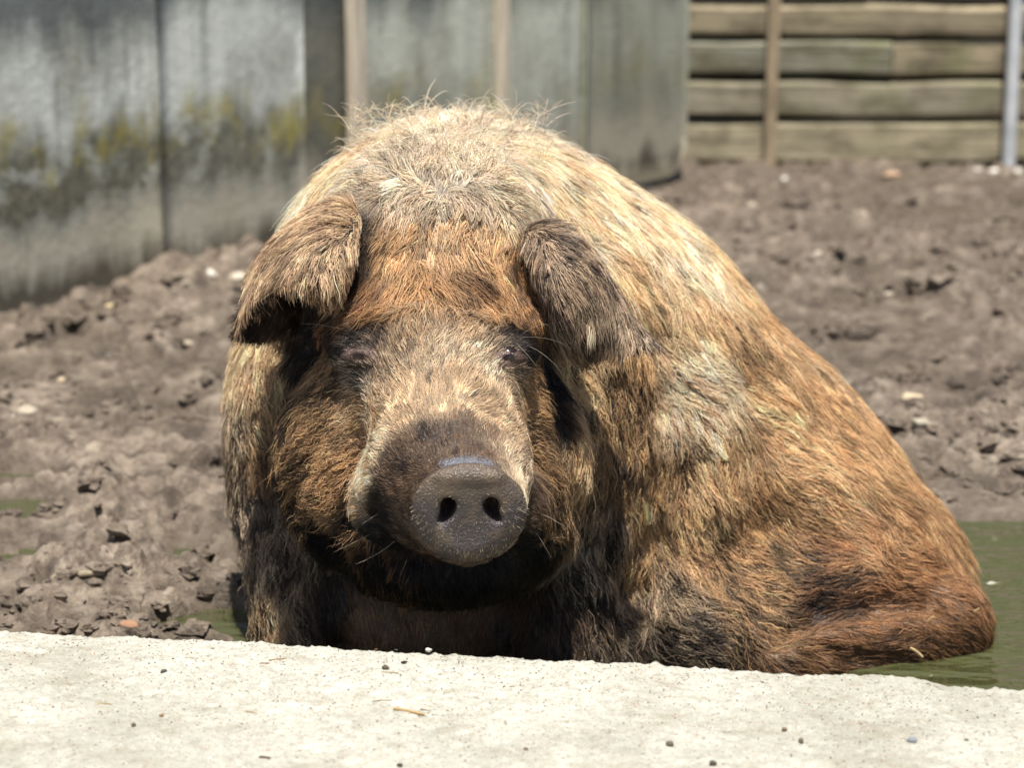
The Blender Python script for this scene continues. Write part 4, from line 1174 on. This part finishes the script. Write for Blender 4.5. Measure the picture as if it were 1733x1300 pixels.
# eyes
m = NT('eye')
m.bsdf(Base_Color=(*rgb(30, 18, 13), 1), Roughness=.12, Coat_Weight=.6, Coat_Roughness=.03)
M_EYE = m.m
def sphere(r, nu=20, nv=12):
    V = [(r*math.sin(math.pi*j/nv)*math.cos(2*math.pi*i/nu), r*math.sin(math.pi*j/nv)*math.sin(2*math.pi*i/nu), r*math.cos(math.pi*j/nv)) for j in range(nv+1) for i in range(nu)]
    F = np.array([(j*nu+i, (j+1)*nu+i, (j+1)*nu+(i+1) % nu, j*nu+(i+1) % nu) for j in range(nv) for i in range(nu)])
    return np.array(V), F
for (c0, sgn), (up, lo) in zip(EYES, LIDS):
    v, f = sphere(.0180)
    o = link('eye', mesh_from('eye', v, f), M_EYE, parent=pig)
    ce = (up[1:5].mean(0)+lo[1:4].mean(0))/2
    o.location = tuple(ce+np.array((0, .0165, 0)))
# ------------------------------------------------------------------ stones, twigs and crumbs
def flat_mat(name, c, rough=.85, var=.25, scale=60, spec=.3):
    m = NT(name)
    g = m.noise(m.coord('Object'), scale, 5, .65)
    bc = m.ramp(g, [(.25, tuple(x*(1-var) for x in c)), (.55, c), (.8, tuple(min(1, x*(1+var)) for x in c))])
    if 'stone' in name:                # dried mud on it
        bc = m.mix(m.ramp(m.noise(m.mapping(m.coord('Object'), loc=(2, 2, 2)), scale*.35, 4, .6), [(.42, (0, 0, 0)), (.62, (.6, .6, .6))]), bc, rgb(120, 106, 90))
    m.bsdf(Base_Color=bc, Roughness=rough, Specular_IOR_Level=spec)
    m.bump(g, .5, .004)
    return m.m
def stone_mesh(rx, ry, rz, seed, n=12, ang=.22):
    v, f = sphere(1.0, n*2, n)
    d = 1+ang*fbm(v[:, 0]*1.1+seed, v[:, 1]*1.1, v[:, 2]*1.1, 3)
    # a few flattened facets
    r = np.random.default_rng(int(seed*10)+1)
    for _ in range(9):
        nn = r.normal(size=3); nn /= np.linalg.norm(nn)
        t = v@nn*d
        d = np.where(t > .68, d*(.68/np.maximum(t, .68)), d)
    return mesh_from('stone', v*d[:, None]*np.array((rx, ry, rz)), f)
def on_mud(px, py):
    z = 0.0
    for _ in range(12):
        p = WZ(px, py, z)
        z = .5*z+.5*float(mud_height(np.array(p[0]), np.array(p[1])))
    return WZ(px, py, z)
PALE = rgb(194, 184, 164); WHITE = rgb(216, 211, 200); CREAM = rgb(196, 178, 146)
STONES = [
 ('pale_stone', 46, 703, 19, 13, PALE, 'cream angular stone lying on mud at the left edge'),
 ('pebble', 22, 709, 7, 6, WHITE, 'small round white pebble left of the cream stone on mud'),
 ('pale_stone', 357, 467, 12, 9, WHITE, 'bright white stone at the foot of the panel wall'),
 ('pebble', 312, 481, 7, 6, PALE, 'small pale pebble left of the white stone below the panel wall'),
 ('pale_stone', 402, 473, 14, 9, PALE, 'flat pale stone beside the folded left ear'),
 ('grey_stone', 178, 606, 9, 8, rgb(168, 172, 172), 'bluish grey pebble on the left mud'),
 ('pale_stone', 104, 646, 12, 6, rgb(176, 160, 132), 'flat tan stone on the upper left mud'),
 ('pale_stone', 318, 583, 13, 6, rgb(178, 164, 142), 'flat tan stone on the mud left of the pig shoulder'),
 ('brick_fragment', 217, 1062, 18, 12, rgb(146, 112, 88), 'orange brick fragment by the ledge'),
 ('brown_stone', 224, 1026, 15, 8, rgb(128, 110, 82), 'flat ochre stone just behind the orange brick fragment'),
 ('pale_stone', 1543, 678, 22, 11, CREAM, 'cream oblong stone on mud right of the pig back'),
 ('pale_stone', 1560, 722, 20, 13, rgb(160, 152, 134), 'grey cream stone below the oblong one, right of the pig'),
 ('pale_stone', 1512, 298, 17, 7, rgb(182, 152, 124), 'peach flat stone before the plank fence'),
 ('pebble', 1327, 305, 8, 7, WHITE, 'white pebble beside the wooden stake'),
 ('pale_stone', 1266, 356, 24, 9, PALE, 'long pale stone on mud right behind the pig back'),
 ('pebble', 1384, 432, 10, 7, PALE, 'pale pebble on the far mud below the wooden stake'),
 ('pebble', 1505, 500, 10, 6, PALE, 'pale pebble on mud above the cream oblong stone'),
 ('pebble', 1675, 705, 9, 6, PALE, 'small pale pebble on the mud at the right edge'),
]
for i, (px, off) in enumerate(((1594, 0), (1632, -6), (1654, 4), (1676, -10), (1682, 5), (1702, -3), (1722, 6))):
    STONES.append(('pebble', px, 287+off, 8+i % 3*2, 7+i % 2*2, WHITE, '%s white pebble of the scatter at the foot of the metal pole' % ('leftmost', 'second from left', 'third from left', 'middle', 'third from right', 'second from right', 'rightmost')[i]))
for i, (nm, px, py, rx, ry, c, lab) in enumerate(STONES):
    p = on_mud(px, py)
    s_ = p[1]/3760.0
    me = stone_mesh(rx*s_, max(rx, ry)*s_*.8, ry*s_*.95, i*1.7+.4)
    o = link(nm, me, flat_mat('stone_surface', c, .8, .22, 30/max(rx*s_*20, .2)), label=lab, cat='stone' if 'brick' not in nm else 'brick', group='white pebbles by the metal pole' if 'scatter' in lab else 'stones on the mud')
    o.location = (p[0], p[1], p[2]+ry*s_*.35)
    o.rotation_euler = (0, .1*math.sin(i*3.0), i*1.3 if rx < 14 else .15*math.sin(i*2.0))

def stick_mesh(l, r, seed, bend=.12, n=14, k=8, flat=1.0):
    V, F = [], []
    for i in range(n):
        t = i/(n-1)
        c = np.array(((t-.5)*l, bend*l*math.sin(t*3.0)+.25*r*float(perlin(t*6+seed, 0, 0)), 0))
        rr_ = r*(1-.25*t)*(1+.18*float(perlin(t*8+seed, 3, 0)))*(1 if 0 < i < n-1 else .55)
        for j in range(k):
            w = 2*math.pi*j/k
            V.append((c[0], c[1]+rr_*math.cos(w), c[2]+rr_*flat*math.sin(w)))
    for i in range(n-1):
        for j in range(k):
            F.append((i*k+j, i*k+(j+1) % k, (i+1)*k+(j+1) % k, (i+1)*k+j))
    F += [tuple(range(k))[::-1], tuple((n-1)*k+j for j in range(k))]
    return mesh_from('stick', np.array(V), F)
def put_stick(nm, px, py, lpx, rpx, ang, c, lab, where='mud', bend=.06, cat='stick', flat=1.0, group=None):
    if where == 'mud':
        p = on_mud(px, py)
    else:
        p = WZ(px, py, .22); p = WZ(px, py, ledge_top(p[0], p[1]))
    s_ = p[1]/3760.0
    o = link(nm, stick_mesh(lpx*s_, rpx*s_, px*.1, bend, flat=flat), flat_mat('stick_surface', c, .8, .3, 120), label=lab, cat=cat, group=group)
    o.location = (p[0], p[1], p[2]+rpx*s_*flat*.6)
    o.rotation_euler = (0, 0, math.radians(ang))
put_stick('pale_stick', 200, 521, 62, 6, 55, rgb(186, 168, 130), 'pale stick lying on mud near the panel wall')
put_stick('muddy_stick', 140, 978, 110, 7, 18, rgb(140, 128, 106), 'muddy pale stick half sunk in the left mud')
put_stick('dry_straw', 402, 860, 60, 3, 20, rgb(170, 140, 92), 'dry straw on the smooth mud left of the pig')
put_stick('dry_straw', 692, 1207, 62, 3.4, -28, rgb(158, 132, 88), 'thick tan straw stalk lying on the concrete ledge', 'ledge', .03, 'straw')
put_stick('bark_piece', 659, 1140, 33, 3.0, -6, rgb(128, 112, 88), 'flat brown bark strip on the ledge below the chin', 'ledge', .01, 'bark', .5)
put_stick('dry_straw', 176, 1193, 28, 1.3, -8, rgb(150, 122, 76), 'short straw on the left of the ledge', 'ledge', .1, 'straw')
put_stick('dry_straw', 416, 1208, 56, 1.0, -24, rgb(140, 112, 72), 'thin curved straw on the ledge left of the tan stalk', 'ledge', .14, 'straw')
put_stick('dry_straw', 470, 1117, 32, 1.1, 16, rgb(150, 116, 76), 'thin straw on the ledge under the left foreleg', 'ledge', .05, 'straw')
put_stick('dry_straw', 448, 1124, 18, 1.4, 6, rgb(120, 80, 52), 'short reddish stalk beside the straw under the foreleg', 'ledge', .02, 'straw')
put_stick('dry_straw', 646, 1187, 36, .8, 10, rgb(128, 100, 70), 'very thin dark straw above the tan stalk', 'ledge', .05, 'straw')
put_stick('dry_straw', 720, 1203, 22, 1.0, -30, rgb(120, 92, 60), 'thin brown stalk touching the tan straw stalk', 'ledge', .02, 'straw')
put_stick('dry_leaf', 448, 1284, 22, 4.0, -16, rgb(74, 58, 44), 'dark curled leaf on the ledge near the bottom edge', 'ledge', .08, 'leaf', .45)
CR_ = [('dark_pebble', 1133, 1264, 9, 7, rgb(92, 84, 74), 'dark pebble on the ledge below the right foreleg'),
 ('grey_pebble', 1543, 1257, 10, 6, rgb(128, 132, 136), 'bluish grey pebble on the right of the ledge'),
 ('brown_pebble', 1356, 1258, 7, 6, rgb(104, 90, 72), 'brown pebble on the ledge between the dark and the bluish one'),
 ('dark_pebble', 1206, 1296, 8, 6, rgb(70, 64, 56), 'dark pebble cut by the bottom edge of the picture'),
 ('dark_pebble', 277, 1138, 7, 3.5, rgb(72, 74, 70), 'flat dark pebble on the left of the ledge'),
 ('dark_pebble', 226, 1230, 6.5, 4.5, rgb(84, 74, 64), 'dark pebble at the lower left of the ledge'),
 ('dark_crumb', 652, 1132, 9, 4, rgb(78, 70, 58), 'dark earth crumb on the ledge just above the bark strip'),
 ('dark_crumb', 684, 1122, 6, 2, rgb(44, 36, 30), 'black sliver on the tan patch of the ledge'),
 ('brown_crumb', 1328, 1237, 6.5, 3.5, rgb(112, 92, 74), 'brown crumb left above the brown pebble on the ledge'),
 ('dark_crumb', 1635, 1255, 5.5, 3, rgb(98, 92, 84), 'small dark crumb right of the bluish pebble'),
 ('white_pebble', 725, 1102, 8, 4, rgb(205, 200, 188), 'white grain of gravel on the ledge edge under the chin'),
 ('brown_crumb', 273, 1213, 5, 3.5, rgb(128, 96, 60), 'ochre crumb on the lower left of the ledge'),
 ('dark_crumb', 890, 1269, 6, 3, rgb(110, 96, 78), 'brown crumb on the ledge near the bottom middle'),
 ('brown_crumb', 677, 1297, 7, 4, rgb(80, 70, 60), 'dark crumb at the bottom edge below the tan stalk')]
for i, (nm, px, py, rx, ry, c, lab) in enumerate(CR_):
    p = WZ(px, py, .22); p = WZ(px, py, ledge_top(p[0], p[1]))
    s_ = p[1]/3760.0
    o = link(nm, stone_mesh(rx*s_, rx*s_*.8, ry*s_, i*2.3+9.1, 8, .3), flat_mat('grit_surface', c, .85, .35, 300), label=lab, cat='pebble' if 'pebble' in nm else 'crumb', group='bits lying on the ledge')
    o.location = (p[0], p[1], p[2]+ry*s_*.5)
    o.rotation_euler = (0, 0, i*.9)
# fine grit and chaff on the ledge
def build_grit():
    r = np.random.default_rng(5)
    V, F, Cc = [], [], []
    n = 2600
    xs = r.uniform(-.85, .85, n); ys = ledge_edge(xs)-np.abs(r.normal(0, .22, n))-.012
    zs = .22+ledge_rough(xs, ys, .22)
    for x, y, z in zip(xs, ys, zs):
        if y < 2.3: continue
        chaff = r.random() < .45
        l = r.uniform(.002, .008) if chaff else r.uniform(.0008, .0024)
        w = r.uniform(.0003, .0007) if chaff else l*r.uniform(.5, 1)
        a = r.normal(0, .7) if chaff else r.random()*6.28
        ca, sa = math.cos(a), math.sin(a)
        h = w*r.uniform(.5, 1.0)
        o = len(V)
        for dx, dy, dz in ((-1, 0, 0), (0, -1, 0), (1, 0, 0), (0, 1, 0), (0, 0, 1), (0, 0, -.6)):
            V.append((x+ca*dx*l*.5-sa*dy*w, y+sa*dx*l*.5+ca*dy*w, z+h*.4+dz*h+(r.uniform(-.3, .3)*h)))
        for f in ((0, 1, 4), (1, 2, 4), (2, 3, 4), (3, 0, 4), (1, 0, 5), (2, 1, 5), (3, 2, 5), (0, 3, 5)):
            F.append(tuple(o+q for q in f))
        base = [rgb(84, 72, 58), rgb(120, 92, 64), rgb(150, 120, 80), rgb(104, 98, 90), rgb(60, 52, 44)][r.integers(0, 5)]
        Cc += [base]*6
    me = mesh_from('grit', np.array(V), F, smooth=False)
    at = me.attributes.new('tone', 'FLOAT_COLOR', 'POINT')
    at.data.foreach_set('color', np.concatenate([np.array(Cc), np.ones((len(Cc), 1))], 1).astype(np.float32).ravel())
    return me
m = NT('grit')
m.bsdf(Base_Color=m.n('ShaderNodeAttribute', attribute_name='tone').outputs['Color'], Roughness=.9)
link('grit', build_grit(), m.m, kind='stuff', label='fine grit and chaff strewn over the concrete ledge', cat='grit')
# chaff caught in the coat of the haunch
for px, py, l, r_, a, lab in ((1549, 1109, 30, 4.5, -38, 'pale straw flake stuck on the wet haunch near the water'), (1612, 978, 22, 1.3, -60, 'curled wood shaving caught in the rump hair'), (1572, 1052, 16, 2.0, 40, 'tan chaff bit caught in the folded hind leg hair'), (1650, 1037, 12, 2.2, 35, 'tiny tan chaff bit at the right end of the rump')):
    p = trace([(px, py)])[0]
    s_ = p[1]/3760.0
    o = link('straw_flake', stick_mesh(l*s_, r_*s_*.6, px*.1, .04, flat=.3), flat_mat('straw_surface', rgb(196, 172, 124), .7, .2, 150), label=lab, cat='straw', group='chaff in the coat')
    o.location = tuple(p+np.array((0, -.012, .008)))
    o.rotation_euler = (math.pi/2, math.radians(-a), 0)

# loose clods of trodden mud: far too many to count
def build_clods():
    r = np.random.default_rng(12)
    bv, bf = sphere(1.0, 9, 6)
    n = 13000
    y = 3.25+5.6*r.random(n)**1.5
    x = r.uniform(-1, 1, n)*(.35+.34*y)*.9+.1
    z = mud_height(x, y)
    keep = (z > .012) & ((x-WALL_A[0])*WALL_N[0]+(y-WALL_A[1])*WALL_N[1] > .05) & (fbm(x/.5, y/.5, 44.0, 2)+.35 > r.random(n)*.9)
    keep &= ~((x > -.42) & (x < .85) & (y < 4.3)) & (y > ledge_edge(x)+.06)
    x, y, z = x[keep], y[keep], z[keep]
    n = len(x)
    s = np.exp(r.normal(math.log(.011), .55, n)).clip(.005, .027)*(.8+.10*(y-3))
    V = np.empty((n, len(bv), 3), np.float32)
    off = r.random((n, 1))*50
    d = 1+.85*perlin(bv[None, :, 0]*1.4+off, bv[None, :, 1]*1.4, bv[None, :, 2]*1.4+off)+.45*perlin(bv[None, :, 0]*3.3+off, bv[None, :, 1]*3.3+off, bv[None, :, 2]*3.3)
    a = r.random(n)*6.28
    ca, sa = np.cos(a)[:, None], np.sin(a)[:, None]
    lx, ly, lz = bv[None, :, 0]*d*1.25, bv[None, :, 1]*d*.9, bv[None, :, 2]*d*.6
    V[..., 0] = x[:, None]+s[:, None]*(lx*ca-ly*sa)
    V[..., 1] = y[:, None]+s[:, None]*(lx*sa+ly*ca)
    V[..., 2] = z[:, None]+s[:, None]*(lz+.05)
    F = (bf[None]+(np.arange(n)*len(bv))[:, None, None]).reshape(-1, 4)
    return mesh_from('mud_clods', V.reshape(-1, 3), F, smooth=False)
link('mud_clods', build_clods(), M_MUD, kind='stuff', label='loose crumbled clods of mud strewn over the yard', cat='mud')
